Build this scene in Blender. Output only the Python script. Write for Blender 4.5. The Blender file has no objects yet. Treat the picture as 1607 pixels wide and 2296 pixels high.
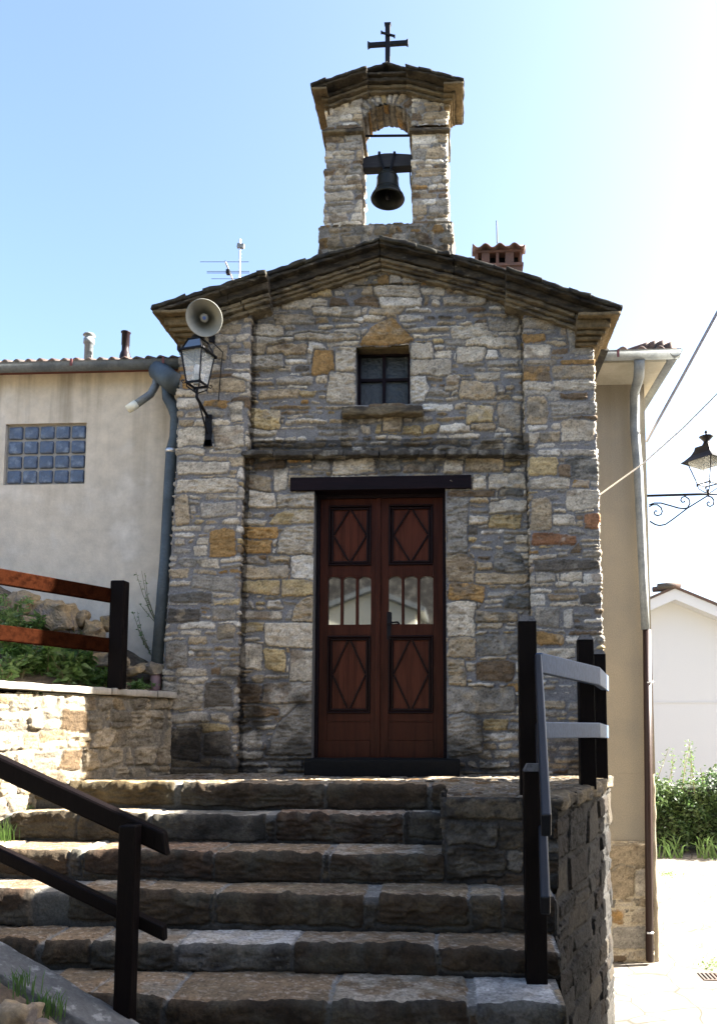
import bpy, math, random
import numpy as np
from mathutils import Vector, Matrix

# ------------------------------------------------------------------ camera, sky, sun, exposure
SC = bpy.context.scene
COL = SC.collection
CAM = (0.0, -6.18, 0.477)
F, PX, PY = 1750.0, 928.0, 1447.0          # focal length and principal point on a 1607 x 2296 frame
PITCH, YAW = math.radians(5.0), math.radians(3.0)
cam_data = bpy.data.cameras.new('camera')
cam = bpy.data.objects.new('camera', cam_data)
COL.objects.link(cam)
cam.location = CAM
cam.rotation_euler = (math.pi / 2 + PITCH, 0.0, YAW)
cam_data.sensor_fit = 'VERTICAL'
cam_data.sensor_height = 24.0
cam_data.lens = 24.0 * F / 2296.0
cam_data.shift_x = (803.5 - PX) / 2296.0
cam_data.shift_y = (PY - 1148.0) / 2296.0
cam_data.clip_start = 0.05
cam_data.clip_end = 1000.0
SC.camera = cam

SUN_EL, SUN_AZ = math.radians(33.0), math.radians(9.8)   # SUN_AZ: behind the facade plane, seen from +X
sun_vec = Vector((math.cos(SUN_EL) * math.cos(SUN_AZ), math.cos(SUN_EL) * math.sin(SUN_AZ), math.sin(SUN_EL)))
sl = bpy.data.lights.new('sun', 'SUN')
sl.energy = 5.0
sl.angle = math.radians(0.5)
sl.color = (1.0, 0.95, 0.86)
so = bpy.data.objects.new('sun', sl)
COL.objects.link(so)
so.rotation_euler = (-sun_vec).to_track_quat('-Z', 'Y').to_euler()
W = bpy.data.worlds.new('World')
SC.world = W
W.use_nodes = True
wt = W.node_tree
sky = wt.nodes.new('ShaderNodeTexSky')
sky.sky_type = 'NISHITA'
sky.sun_disc = False
sky.sun_elevation = SUN_EL
sky.sun_rotation = math.pi / 2 - SUN_AZ
sky.air_density = 1.0
sky.dust_density = 5.0
sky.ozone_density = 2.8
sky.altitude = 300
wt.links.new(sky.outputs[0], wt.nodes['Background'].inputs[0])
wt.nodes['Background'].inputs[1].default_value = 0.051
SC.view_settings.view_transform = 'Standard'
SC.view_settings.look = 'None'
SC.view_settings.exposure = 3.4
SC.view_settings.gamma = 1.0
SC.cycles.max_bounces = 6
SC.cycles.use_denoising = True

ROT = np.array(cam.rotation_euler.to_matrix())


def _ray(x, y):
    return ROT @ np.array([(x - PX) / F, -(y - PY) / F, -1.0])


def at(x, y, Y=0.0):
    """point of the place seen at (x, y) of the photograph on the vertical plane Y"""
    d = _ray(x, y)
    t = (Y - CAM[1]) / d[1]
    return Vector((CAM[0] + t * d[0], Y, CAM[2] + t * d[2]))


def atz(x, y, Z=0.0):
    d = _ray(x, y)
    t = (Z - CAM[2]) / d[2]
    return Vector((CAM[0] + t * d[0], CAM[1] + t * d[1], Z))


# ------------------------------------------------------------------ noise
_T = np.random.RandomState(7).rand(64, 64, 64).astype(np.float32)


def n3(x, y, z):
    xi, yi, zi = np.floor(x).astype(int), np.floor(y).astype(int), np.floor(z).astype(int)
    fx, fy, fz = x - xi, y - yi, z - zi
    fx, fy, fz = fx * fx * (3 - 2 * fx), fy * fy * (3 - 2 * fy), fz * fz * (3 - 2 * fz)
    r = 0
    for a in (0, 1):
        wa = fx if a else 1 - fx
        for b in (0, 1):
            wb = fy if b else 1 - fy
            for c in (0, 1):
                wc = fz if c else 1 - fz
                r = r + wa * wb * wc * _T[(xi + a) & 63, (yi + b) & 63, (zi + c) & 63]
    return r * 2 - 1


def fb(x, y, z=0.0, o=3):
    x, y, z = np.broadcast_arrays(np.asarray(x, float), np.asarray(y, float), np.asarray(z, float))
    r, a, s = 0, 0.5, 1.0
    for i in range(o):
        r = r + a * n3(x * s + 13.7 * i, y * s + 5.1 * i, z * s + 9.3 * i)
        a *= 0.5
        s *= 2.03
    return r * 1.3


# ------------------------------------------------------------------ materials
def mat(name, base=(0.5, 0.5, 0.5), rough=0.8, **k):
    """base colour varied by two noises (vary, scale), optional second colour, bump, attribute colour"""
    m = bpy.data.materials.new(name)
    m.use_nodes = True
    nt = m.node_tree
    N, L = nt.nodes, nt.links
    p = N['Principled BSDF']
    p.inputs['Roughness'].default_value = rough
    p.inputs['Metallic'].default_value = k.get('metal', 0.0)
    if 'spec' in k:
        p.inputs['Specular IOR Level'].default_value = k['spec']
    if 'ior' in k:
        p.inputs['IOR'].default_value = k['ior']
    if 'coat' in k:
        p.inputs['Coat Weight'].default_value = k['coat']
        p.inputs['Coat Roughness'].default_value = k.get('coat_rough', 0.15)
    if 'alpha' in k:
        p.inputs['Alpha'].default_value = k['alpha']
    if 'trans' in k:
        p.inputs['Transmission Weight'].default_value = k['trans']
    tc = N.new('ShaderNodeTexCoord')
    mp = N.new('ShaderNodeMapping')
    mp.inputs['Scale'].default_value = k.get('stretch', (1, 1, 1))
    L.new(tc.outputs['Object'], mp.inputs['Vector'])

    def noise(scale, detail=6, rough_=0.6):
        n = N.new('ShaderNodeTexNoise')
        n.inputs['Scale'].default_value = scale
        n.inputs['Detail'].default_value = detail
        n.inputs['Roughness'].default_value = rough_
        L.new(mp.outputs[0], n.inputs['Vector'])
        return n.outputs['Fac']

    def rmap(sock, a, b, c, d):
        r = N.new('ShaderNodeMapRange')
        r.inputs[1].default_value, r.inputs[2].default_value = a, b
        r.inputs[3].default_value, r.inputs[4].default_value = c, d
        L.new(sock, r.inputs[0])
        return r.outputs[0]

    def mix(fac, a, b, mode='MIX'):
        x = N.new('ShaderNodeMix')
        x.data_type = 'RGBA'
        x.blend_type = mode
        for s, v in ((x.inputs[0], fac), (x.inputs[6], a), (x.inputs[7], b)):
            if isinstance(v, (int, float)):
                s.default_value = v
            elif isinstance(v, tuple):
                s.default_value = (*v, 1)
            else:
                L.new(v, s)
        return x.outputs[2]

    if k.get('attr'):
        a = N.new('ShaderNodeAttribute')
        a.attribute_name = 'Col'
        c = a.outputs['Color']
    else:
        c = mix(0.0, base, base)
    if 'second' in k:
        c = mix(rmap(noise(k.get('scale2', 3.0)), k.get('lo', 0.45), k.get('hi', 0.62), 0, 1), c, k['second'])
    if 'third' in k:
        c = mix(rmap(noise(k.get('scale3', 14.0), 5), k.get('lo3', 0.56), k.get('hi3', 0.66), 0, 1), c, k['third'])
    v = k.get('vary', 0.25)
    if v:
        g = rmap(noise(k.get('scale', 40.0), 8, 0.7), 0.3, 0.7, 1 - v, 1 + v)
        cc = N.new('ShaderNodeCombineColor')
        for i in range(3):
            L.new(g, cc.inputs[i])
        c = mix(1.0, c, cc.outputs[0], 'MULTIPLY')
    L.new(c, p.inputs['Base Color'])
    if 'bump' in k:
        b = N.new('ShaderNodeBump')
        b.inputs['Strength'].default_value = k.get('bstr', 0.6)
        b.inputs['Distance'].default_value = k['bump']
        L.new(noise(k.get('bscale', 60.0), 8, 0.65), b.inputs['Height'])
        L.new(b.outputs[0], p.inputs['Normal'])
    if k.get('leaf'):
        tr = N.new('ShaderNodeBsdfTranslucent')
        L.new(c, tr.inputs[0])
        ms = N.new('ShaderNodeMixShader')
        ms.inputs[0].default_value = 0.35
        L.new(p.outputs[0], ms.inputs[1])
        L.new(tr.outputs[0], ms.inputs[2])
        L.new(ms.outputs[0], N['Material Output'].inputs[0])
    return m


M = {}
M['masonry'] = mat('rubble stone', attr=True, rough=0.92, vary=0.40, scale=75, bump=0.011, bscale=48, bstr=1.0, spec=0.25)
M['slab'] = mat('weathered slab stone', (0.135, 0.108, 0.068), 0.92, second=(0.045, 0.038, 0.03), scale2=5, third=(0.22, 0.19, 0.14), scale3=11,
                lo3=0.6, hi3=0.72, vary=0.4, scale=30, bump=0.012, bscale=22, stretch=(1, 1, 3), spec=0.2)
M['verge'] = mat('dark mossy verge slab', (0.048, 0.039, 0.027), 0.92, second=(0.016, 0.014, 0.012), scale2=5, third=(0.12, 0.105, 0.08), scale3=13, lo3=0.6, hi3=0.72, vary=0.4,
                 scale=35, bump=0.008, bscale=30, stretch=(1, 1, 3), spec=0.15)
M['slate'] = mat('roof slate', (0.022, 0.020, 0.018), 0.9, second=(0.045, 0.042, 0.032), scale2=7, vary=0.4, bump=0.01, bscale=25, spec=0.2)
M['soffit'] = mat('lichened underside stone', (0.135, 0.10, 0.055), 0.92, second=(0.07, 0.052, 0.028), scale2=6, vary=0.35, bump=0.008, bscale=25, spec=0.2)
M['black_stone'] = mat('blackened stone', (0.05, 0.046, 0.041), 0.92, second=(0.19, 0.178, 0.152), scale2=8, lo=0.5, hi=0.66, vary=0.45, bump=0.01,
                       bscale=30, spec=0.2)
M['threshold'] = mat('dark threshold slate', (0.009, 0.009, 0.009), 0.85, spec=0.06, vary=0.25, bump=0.003, bscale=30)
M['core'] = mat('mortar core', (0.10, 0.095, 0.09), 0.95, vary=0.2, bump=0.004)
M['wood'] = mat('mahogany door wood', (0.047, 0.0125, 0.0068), 0.4, spec=0.10, second=(0.030, 0.0076, 0.0042), scale2=4, vary=0.25, scale=18, stretch=(6, 6, 0.5),
                bump=0.0008, bscale=30)
M['wood_dark'] = mat('dark door moulding', (0.009, 0.003, 0.003), 0.4, spec=0.10, vary=0.2, stretch=(6, 6, 0.5))
M['panel_wood'] = mat('mahogany panel wood', (0.075, 0.0205, 0.0108), 0.4, spec=0.10, second=(0.046, 0.0120, 0.0062), scale2=4, vary=0.25, scale=18, stretch=(8, 8, 0.4),
                      bump=0.0008, bscale=30)
M['beam'] = mat('dark stained beam', (0.011, 0.0065, 0.0085), 0.5, spec=0.07, second=(0.007, 0.005, 0.007), scale2=4, vary=0.3, scale=25, stretch=(0.4, 5, 6),
                bump=0.004, bscale=14)
M['rail'] = mat('dark brown painted timber', (0.0042, 0.0029, 0.0030), 0.5, vary=0.35, scale=25, stretch=(5, 5, 0.5), bump=0.0015, bscale=25, spec=0.06)
M['rail_x'] = mat('red brown stained timber', (0.0165, 0.0049, 0.0022), 0.7, spec=0.0, second=(0.0085, 0.0026, 0.0013), scale2=5, vary=0.4, scale=25, stretch=(0.7, 5, 5),
                  bump=0.002, bscale=20)
M['rail_sky_tint'] = mat('timber tinted with sky sheen', (0.058, 0.088, 0.150), 0.45, vary=0.45, scale=30, stretch=(5, 5, 1), spec=0.12,  # blue sky reflection is painted into the base colour
                      bump=0.0015, bscale=40)
M['rail_sheen'] = mat('dark timber with a sheen', (0.008, 0.009, 0.012), 0.4, vary=0.3, scale=30, stretch=(5, 5, 1), spec=0.3, bump=0.0015, bscale=40)
M['end_grain'] = mat('weathered end grain', (0.13, 0.125, 0.12), 0.85, second=(0.05, 0.046, 0.043), scale2=40, vary=0.4, spec=0.1)
M['yoke'] = mat('grey weathered yoke wood', (0.032, 0.032, 0.036), 0.7, vary=0.3, scale=20, stretch=(0.5, 5, 5), spec=0.1)
M['glass'] = mat('dark window glass', (0.008, 0.010, 0.011), 0.03, vary=0.0, ior=2.1, spec=0.9)
M['tex_glass'] = mat('textured dark glass', (0.006, 0.013, 0.016), 0.22, vary=0.0, ior=1.7, bump=0.02, bscale=26, bstr=1.0)
M['iron'] = mat('black iron', (0.008, 0.008, 0.010), 0.5, spec=0.12, vary=0.2)
M['bronze'] = mat('bell bronze', (0.018, 0.018, 0.015), 0.45, metal=0.2, spec=0.25, second=(0.012, 0.015, 0.013), scale2=8, vary=0.3)
M['zinc'] = mat('weathered zinc', (0.20, 0.215, 0.215), 0.5, metal=0.1, spec=0.3, second=(0.14, 0.155, 0.165), scale2=6, vary=0.2)
M['zinc_dark'] = mat('dark zinc', (0.07, 0.09, 0.105), 0.55, metal=0.1, spec=0.25, second=(0.05, 0.063, 0.073), scale2=5, vary=0.25)
M['steel'] = mat('bright steel', (0.55, 0.56, 0.58), 0.3, metal=0.8, vary=0.05)
M['pink'] = mat('pink clay pipe', (0.30, 0.19, 0.20), 0.7, vary=0.1)
M['plaster'] = mat('grey beige plaster', (0.62, 0.54, 0.43), 0.93, second=(0.53, 0.47, 0.385), scale2=1.3, lo=0.4, hi=0.65, third=(0.66, 0.60, 0.515),
                   scale3=2.6, lo3=0.52, hi3=0.7, vary=0.14, scale=9, bump=0.004, bscale=50, spec=0.2)
M['yellow'] = mat('ochre roughcast', (0.295, 0.252, 0.185), 0.95, second=(0.25, 0.22, 0.17), scale2=1.1, vary=0.22, scale=90, bump=0.006, bscale=130, spec=0.2)
M['soffit_white'] = mat('pale eave plaster', (0.42, 0.385, 0.31), 0.9, second=(0.33, 0.30, 0.23), scale2=2.5, vary=0.12)
M['white'] = mat('white plaster', (0.52, 0.52, 0.53), 0.9, vary=0.03)
M['cream'] = mat('pale cream plaster', (0.80, 0.77, 0.62), 0.9, vary=0.03)
M['tile'] = mat('brown roof tile', (0.095, 0.055, 0.042), 0.85, second=(0.06, 0.052, 0.046), scale2=5, vary=0.35, bump=0.004)
M['tile_red'] = mat('red chimney brick', (0.115, 0.056, 0.038), 0.85, second=(0.085, 0.048, 0.036), scale2=6, vary=0.25, bump=0.004)
M['soot'] = mat('soot', (0.010, 0.009, 0.009), 0.95, vary=0.1, spec=0.05)
M['red_strip'] = mat('red brown bracket', (0.13, 0.035, 0.03), 0.6, vary=0.15)
M['purple'] = mat('maroon flue pipe', (0.012, 0.006, 0.008), 0.45, spec=0.15, vary=0.1)
M['brown_pipe'] = mat('brown painted pipe', (0.024, 0.013, 0.011), 0.4, spec=0.2, vary=0.1)
M['block_glass'] = mat('blue glass block', (0.075, 0.105, 0.165), 0.16, second=(0.19, 0.235, 0.30), scale2=14, lo=0.5, hi=0.72, vary=0.25, scale=20, bump=0.02,
                       bscale=16, bstr=1.0)
M['block_frame'] = mat('glass block mortar', (0.30, 0.285, 0.26), 0.9, vary=0.1)
M['horn'] = mat('grey loudspeaker shell', (0.27, 0.27, 0.24), 0.6, spec=0.25, vary=0.06)
M['horn_blue'] = mat('blue badge', (0.05, 0.10, 0.30), 0.5, vary=0.0)
M['lamp_glass'] = mat('lantern glass', (0.9, 0.95, 0.95), 0.05, vary=0.0, alpha=0.13, spec=0.6)
M['cable'] = mat('pale cable', (0.55, 0.53, 0.50), 0.6, vary=0.1)
M['cable_dark'] = mat('grey cable', (0.20, 0.21, 0.26), 0.6, vary=0.1)
M['coping'] = mat('concrete coping', (0.27, 0.245, 0.205), 0.9, second=(0.19, 0.175, 0.145), scale2=5, vary=0.25, bump=0.004, bscale=40, stretch=(2, 2, 0.6))
M['kerb'] = mat('lichened concrete', (0.09, 0.09, 0.087), 0.93, second=(0.22, 0.22, 0.21), scale2=16, lo=0.55, hi=0.66, vary=0.35, bump=0.004, bscale=60)
M['soil'] = mat('brown soil', (0.085, 0.060, 0.038), 0.97, second=(0.16, 0.125, 0.08), scale2=9, vary=0.4, bump=0.02, bscale=25)
M['rock'] = mat('bank rock', (0.21, 0.16, 0.10), 0.93, second=(0.26, 0.18, 0.085), scale2=5, third=(0.12, 0.10, 0.085), scale3=9, vary=0.35, bump=0.012, bscale=22)
M['leaf'] = mat('green leaf', (0.095, 0.19, 0.042), 0.5, second=(0.10, 0.16, 0.045), scale2=9, vary=0.4, scale=30, leaf=True)
M['leaf_light'] = mat('light green leaf', (0.115, 0.20, 0.055), 0.5, second=(0.12, 0.18, 0.06), scale2=9, vary=0.3, leaf=True)
M['leaf_hedge'] = mat('hedge leaf', (0.040, 0.080, 0.022), 0.5, second=(0.085, 0.125, 0.04), scale2=4, vary=0.4, scale=12, leaf=True)
M['twig'] = mat('dry twig', (0.16, 0.14, 0.07), 0.9, vary=0.2)
M['ground'] = mat('ground earth', (0.20, 0.17, 0.12), 0.95, second=(0.10, 0.12, 0.05), scale2=0.2, vary=0.3, scale=3, bump=0.02, bscale=8)


def flagstone():
    m = mat('street flagstone', (0.15, 0.133, 0.112), 0.9, vary=0.45, scale=7, second=(0.10, 0.09, 0.075), scale2=2.0, bump=0.01, bscale=12)
    nt = m.node_tree
    N, L = nt.nodes, nt.links
    p = N['Principled BSDF']
    src = p.inputs['Base Color'].links[0].from_socket
    tc = N.new('ShaderNodeTexCoord')
    nz = N.new('ShaderNodeTexNoise')
    nz.inputs['Scale'].default_value = 1.6
    L.new(tc.outputs['Object'], nz.inputs['Vector'])
    ad = N.new('ShaderNodeVectorMath')
    ad.operation = 'MULTIPLY_ADD'
    L.new(nz.outputs['Color'], ad.inputs[0])
    ad.inputs[1].default_value = (0.35, 0.35, 0)
    L.new(tc.outputs['Object'], ad.inputs[2])
    vo = N.new('ShaderNodeTexVoronoi')
    vo.feature = 'DISTANCE_TO_EDGE'
    vo.inputs['Scale'].default_value = 2.3
    L.new(ad.outputs[0], vo.inputs['Vector'])
    mr = N.new('ShaderNodeMapRange')
    mr.inputs[1].default_value, mr.inputs[2].default_value = 0.006, 0.028
    L.new(vo.outputs['Distance'], mr.inputs[0])
    mx = N.new('ShaderNodeMix')
    mx.data_type = 'RGBA'
    L.new(mr.outputs[0], mx.inputs[0])
    mx.inputs[6].default_value = (0.045, 0.04, 0.028, 1)
    L.new(src, mx.inputs[7])
    L.new(mx.outputs[2], p.inputs['Base Color'])
    return m


M['flag'] = flagstone()


def streaks(m, z_top, length, strength, scale=(9, 9, 0.5), lo=0.45, hi=0.7):
    """water stains that run down a rendered wall from its eave"""
    nt = m.node_tree
    N, L = nt.nodes, nt.links
    p = N['Principled BSDF']
    src = p.inputs['Base Color'].links[0].from_socket
    tc = N.new('ShaderNodeTexCoord')
    mp = N.new('ShaderNodeMapping')
    mp.inputs['Scale'].default_value = scale
    L.new(tc.outputs['Object'], mp.inputs['Vector'])
    nz = N.new('ShaderNodeTexNoise')
    nz.inputs['Scale'].default_value = 1.0
    nz.inputs['Detail'].default_value = 6
    L.new(mp.outputs[0], nz.inputs['Vector'])
    r1 = N.new('ShaderNodeMapRange')
    r1.inputs[1].default_value, r1.inputs[2].default_value = lo, hi
    L.new(nz.outputs['Fac'], r1.inputs[0])
    sx = N.new('ShaderNodeSeparateXYZ')
    L.new(tc.outputs['Object'], sx.inputs[0])
    r2 = N.new('ShaderNodeMapRange')
    r2.inputs[1].default_value, r2.inputs[2].default_value = z_top - length, z_top
    L.new(sx.outputs['Z'], r2.inputs[0])
    mu = N.new('ShaderNodeMath')
    mu.operation = 'MULTIPLY'
    L.new(r1.outputs[0], mu.inputs[0])
    L.new(r2.outputs[0], mu.inputs[1])
    m2 = N.new('ShaderNodeMath')
    m2.operation = 'MULTIPLY'
    L.new(mu.outputs[0], m2.inputs[0])
    m2.inputs[1].default_value = strength
    mx = N.new('ShaderNodeMix')
    mx.data_type = 'RGBA'
    L.new(m2.outputs[0], mx.inputs[0])
    L.new(src, mx.inputs[6])
    mx.inputs[7].default_value = (0.20, 0.165, 0.115, 1)
    L.new(mx.outputs[2], p.inputs['Base Color'])


streaks(M['plaster'], 3.45, 1.5, 0.75)
streaks(M['yellow'], 4.3, 3.5, 0.6, (7, 7, 0.35))


# ------------------------------------------------------------------ object helpers
def link(o, parent=None):
    COL.objects.link(o)
    if parent is not None:
        o.parent = parent
        if parent.type == 'EMPTY' or parent.location.length > 0:
            o.matrix_parent_inverse = Matrix.Translation(parent.location).inverted()
    return o


def tag(o, label=None, cat=None, group=None, kind=None):
    for k, v in (('label', label), ('category', cat), ('group', group), ('kind', kind)):
        if v:
            o[k] = v
    return o


def thing(name, label, cat, loc=(0, 0, 0), group=None):
    o = bpy.data.objects.new(name, None)
    o.empty_display_size = 0.1
    o.location = loc
    COL.objects.link(o)
    return tag(o, label, cat, group)


def np_mesh(name, V, Q, m, parent=None, col=None, smooth=True):
    me = bpy.data.meshes.new(name)
    V = np.asarray(V, np.float32)
    Q = np.asarray(Q, np.int32)
    me.vertices.add(len(V))
    me.vertices.foreach_set('co', V.ravel())
    me.loops.add(Q.size)
    me.loops.foreach_set('vertex_index', Q.ravel())
    me.polygons.add(len(Q))
    me.polygons.foreach_set('loop_start', np.arange(0, Q.size, Q.shape[1], dtype=np.int32))
    me.polygons.foreach_set('use_smooth', np.full(len(Q), smooth))
    me.update(calc_edges=True)
    if col is not None:
        a = me.color_attributes.new('Col', 'FLOAT_COLOR', 'POINT')
        c = np.ones((len(V), 4), np.float32)
        c[:, :3] = col
        a.data.foreach_set('color', c.ravel())
    me.materials.append(m)
    o = bpy.data.objects.new(name, me)
    return link(o, parent)


class MB:
    """collects boxes, bars, tubes, lathes and rough stone blocks, then links them as ONE mesh object"""

    def __init__(s):
        s.v, s.f = [], []

    def add(s, vs, fs):
        b = len(s.v)
        s.v += [tuple(p) for p in vs]
        s.f += [tuple(i + b for i in f) for f in fs]
        return s

    def box(s, x0, x1, y0, y1, z0, z1):
        vs = [(x, y, z) for z in (z0, z1) for y in (y0, y1) for x in (x0, x1)]
        return s.add(vs, [(0, 2, 3, 1), (4, 5, 7, 6), (0, 1, 5, 4), (2, 6, 7, 3), (0, 4, 6, 2), (1, 3, 7, 5)])

    def hexa(s, b, t):
        """b, t: four bottom and four top corners, same winding"""
        return s.add(list(b) + list(t), [(3, 2, 1, 0), (4, 5, 6, 7)] + [(i, (i + 1) % 4, (i + 1) % 4 + 4, i + 4) for i in range(4)])

    def bar(s, p, q, w, h, up=(0, 0, 1)):
        p, q = Vector(p), Vector(q)
        d = (q - p).normalized()
        a = d.cross(Vector(up))
        if a.length < 1e-4:
            a = d.cross(Vector((0, 1, 0)))
        a.normalize()
        b = a.cross(d).normalized()
        a, b = a * w / 2, b * h / 2
        return s.hexa([p - a - b, p + a - b, p + a + b, p - a + b], [q - a - b, q + a - b, q + a + b, q - a + b])

    def tube(s, pts, r, n=8, caps=True):
        pts = [Vector(p) for p in pts]
        rs = r if isinstance(r, (list, tuple)) else [r] * len(pts)
        vs, fs = [], []
        prev = None
        for i, p in enumerate(pts):
            d = (pts[min(i + 1, len(pts) - 1)] - pts[max(i - 1, 0)]).normalized()
            if prev is None:
                a = d.cross(Vector((0, 0, 1)))
                if a.length < 0.05:
                    a = d.cross(Vector((0, 1, 0)))
            else:
                a = prev - d * prev.dot(d)
            a.normalize()
            prev = a
            b = d.cross(a)
            for k in range(n):
                t = 2 * math.pi * k / n
                vs.append(p + (a * math.cos(t) + b * math.sin(t)) * rs[i])
        for i in range(len(pts) - 1):
            for k in range(n):
                fs.append((i * n + k, i * n + (k + 1) % n, (i + 1) * n + (k + 1) % n, (i + 1) * n + k))
        if caps:
            fs.append(tuple(range(n))[::-1])
            fs.append(tuple(range((len(pts) - 1) * n, len(pts) * n)))
        return s.add(vs, fs)

    def lathe(s, prof, c=(0, 0, 0), axis=(0, 0, 1), n=32):
        ax = Vector(axis).normalized()
        a = ax.cross(Vector((0, 1, 0)))
        if a.length < 0.05:
            a = ax.cross(Vector((1, 0, 0)))
        a.normalize()
        b = ax.cross(a)
        c = Vector(c)
        vs = [c + ax * h + (a * math.cos(2 * math.pi * k / n) + b * math.sin(2 * math.pi * k / n)) * r for r, h in prof for k in range(n)]
        fs = [(i * n + k, i * n + (k + 1) % n, (i + 1) * n + (k + 1) % n, (i + 1) * n + k) for i in range(len(prof) - 1) for k in range(n)]
        return s.add(vs, fs)

    def prism(s, poly, d):
        d = Vector(d)
        n = len(poly)
        return s.add([Vector(p) for p in poly] + [Vector(p) + d for p in poly],
                     [tuple(range(n))[::-1], tuple(range(n, 2 * n))] + [(i, (i + 1) % n, (i + 1) % n + n, i + n) for i in range(n)])

    def rough(s, O, e1, e2, e3, r=0.012, amp=0.008, seg=0.025, freq=14.0, seed=0):
        """rounded, noise-worn block spanned by three edge vectors from corner O"""
        O, e = np.array(O, float), [np.array(v, float) for v in (e1, e2, e3)]
        ln = [np.linalg.norm(v) for v in e]
        half = np.array(ln) / 2
        r = min(r, half.min() * 0.9)
        ax = [v / l for v, l in zip(e, ln)]
        ctr = O + sum(e) / 2
        nn = [int(max(2, min(90, round(l / seg)))) for l in ln]

        def ticks(i):
            t = np.linspace(-half[i], half[i], nn[i] + 1)
            return np.unique(np.concatenate([t, [-half[i] + r * 0.5, half[i] - r * 0.5]]))
        T = [ticks(i) for i in range(3)]
        for i in range(3):
            j, k = (i + 1) % 3, (i + 2) % 3
            for sg in (-1, 1):
                A, B = np.meshgrid(T[j], T[k], indexing='ij')
                P = np.zeros(A.shape + (3,))
                P[..., i] = sg * half[i]
                P[..., j] = A
                P[..., k] = B
                inner = np.clip(P, -(half - r), half - r)
                d = P - inner
                P = inner + r * d / np.linalg.norm(d, axis=-1, keepdims=True)
                Wd = ctr + P[..., 0:1] * ax[0] + P[..., 1:2] * ax[1] + P[..., 2:3] * ax[2]
                x, y, z = Wd[..., 0] * freq + seed * 3.1, Wd[..., 1] * freq, Wd[..., 2] * freq
                Wd = Wd + amp * np.stack([fb(x, y, z), fb(x + 31, y, z), fb(x, y + 17, z)], -1) * 1.6
                na, nb = A.shape
                idx = np.arange(na * nb).reshape(na, nb)
                q = np.stack([idx[:-1, :-1], idx[1:, :-1], idx[1:, 1:], idx[:-1, 1:]], -1).reshape(-1, 4)
                if sg < 0:
                    q = q[:, ::-1]
                s.add(Wd.reshape(-1, 3).tolist(), q.tolist())
        return s

    def build(s, name, m, parent=None, smooth=False, bevel=0.0, merge=False):
        me = bpy.data.meshes.new(name)
        me.from_pydata([tuple(map(float, p)) for p in s.v], [], s.f)
        if merge:
            import bmesh
            bm = bmesh.new()
            bm.from_mesh(me)
            bmesh.ops.remove_doubles(bm, verts=bm.verts, dist=1e-5)
            bmesh.ops.recalc_face_normals(bm, faces=bm.faces)
            bm.to_mesh(me)
            bm.free()
        if smooth:
            me.polygons.foreach_set('use_smooth', [True] * len(me.polygons))
        me.materials.append(m)
        o = bpy.data.objects.new(name, me)
        link(o, parent)
        if bevel:
            b = o.modifiers.new('bevel', 'BEVEL')
            b.width = bevel
            b.segments = 2
            b.limit_method = 'ANGLE'
        return o


# ------------------------------------------------------------------ masonry
PAL = {
    'pale': (0.36, 0.315, 0.245), 'white': (0.43, 0.395, 0.335), 'tan': (0.27, 0.215, 0.142), 'ochre': (0.26, 0.158, 0.062), 'yellow': (0.31, 0.238, 0.125),
    'grey': (0.225, 0.204, 0.17), 'dark': (0.085, 0.074, 0.06), 'brown': (0.13, 0.092, 0.057), 'rust': (0.20, 0.10, 0.052), 'slate': (0.09, 0.086, 0.075),
}
STYLE = {
    'facade': dict(h=(0.032, 0.112), asp=(1.0, 4.6), gap=(0.010, 0.034), proud=(0.009, 0.030), rough=0.010,
                   pal=[('pale', 8), ('grey', 5), ('tan', 5), ('white', 2.5), ('ochre', 0.5), ('brown', 1.2), ('dark', 0.5), ('yellow', 0.8)], mortar=(0.155, 0.150, 0.147)),
    'belfry': dict(h=(0.035, 0.11), asp=(1.2, 4.0), gap=(0.003, 0.009), proud=(0.006, 0.022), rough=0.006,
                   pal=[('pale', 6), ('grey', 6), ('tan', 4), ('brown', 2.5), ('white', 1.5), ('ochre', 0.3)], mortar=(0.19, 0.18, 0.17)),
    'blocks': dict(h=(0.08, 0.19), asp=(0.55, 1.5), gap=(0.005, 0.014), proud=(0.010, 0.035), rough=0.012,
                   pal=[('pale', 5), ('tan', 5), ('grey', 3), ('ochre', 1.5), ('brown', 1.5)], mortar=(0.26, 0.24, 0.21)),
    'dark': dict(h=(0.07, 0.20), asp=(1.0, 3.2), gap=(0.006, 0.018), proud=(0.006, 0.022), rough=0.011,
                 pal=[('dark', 5), ('brown', 3), ('grey', 4), ('tan', 1.0)], mortar=(0.11, 0.105, 0.10)),
}


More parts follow.
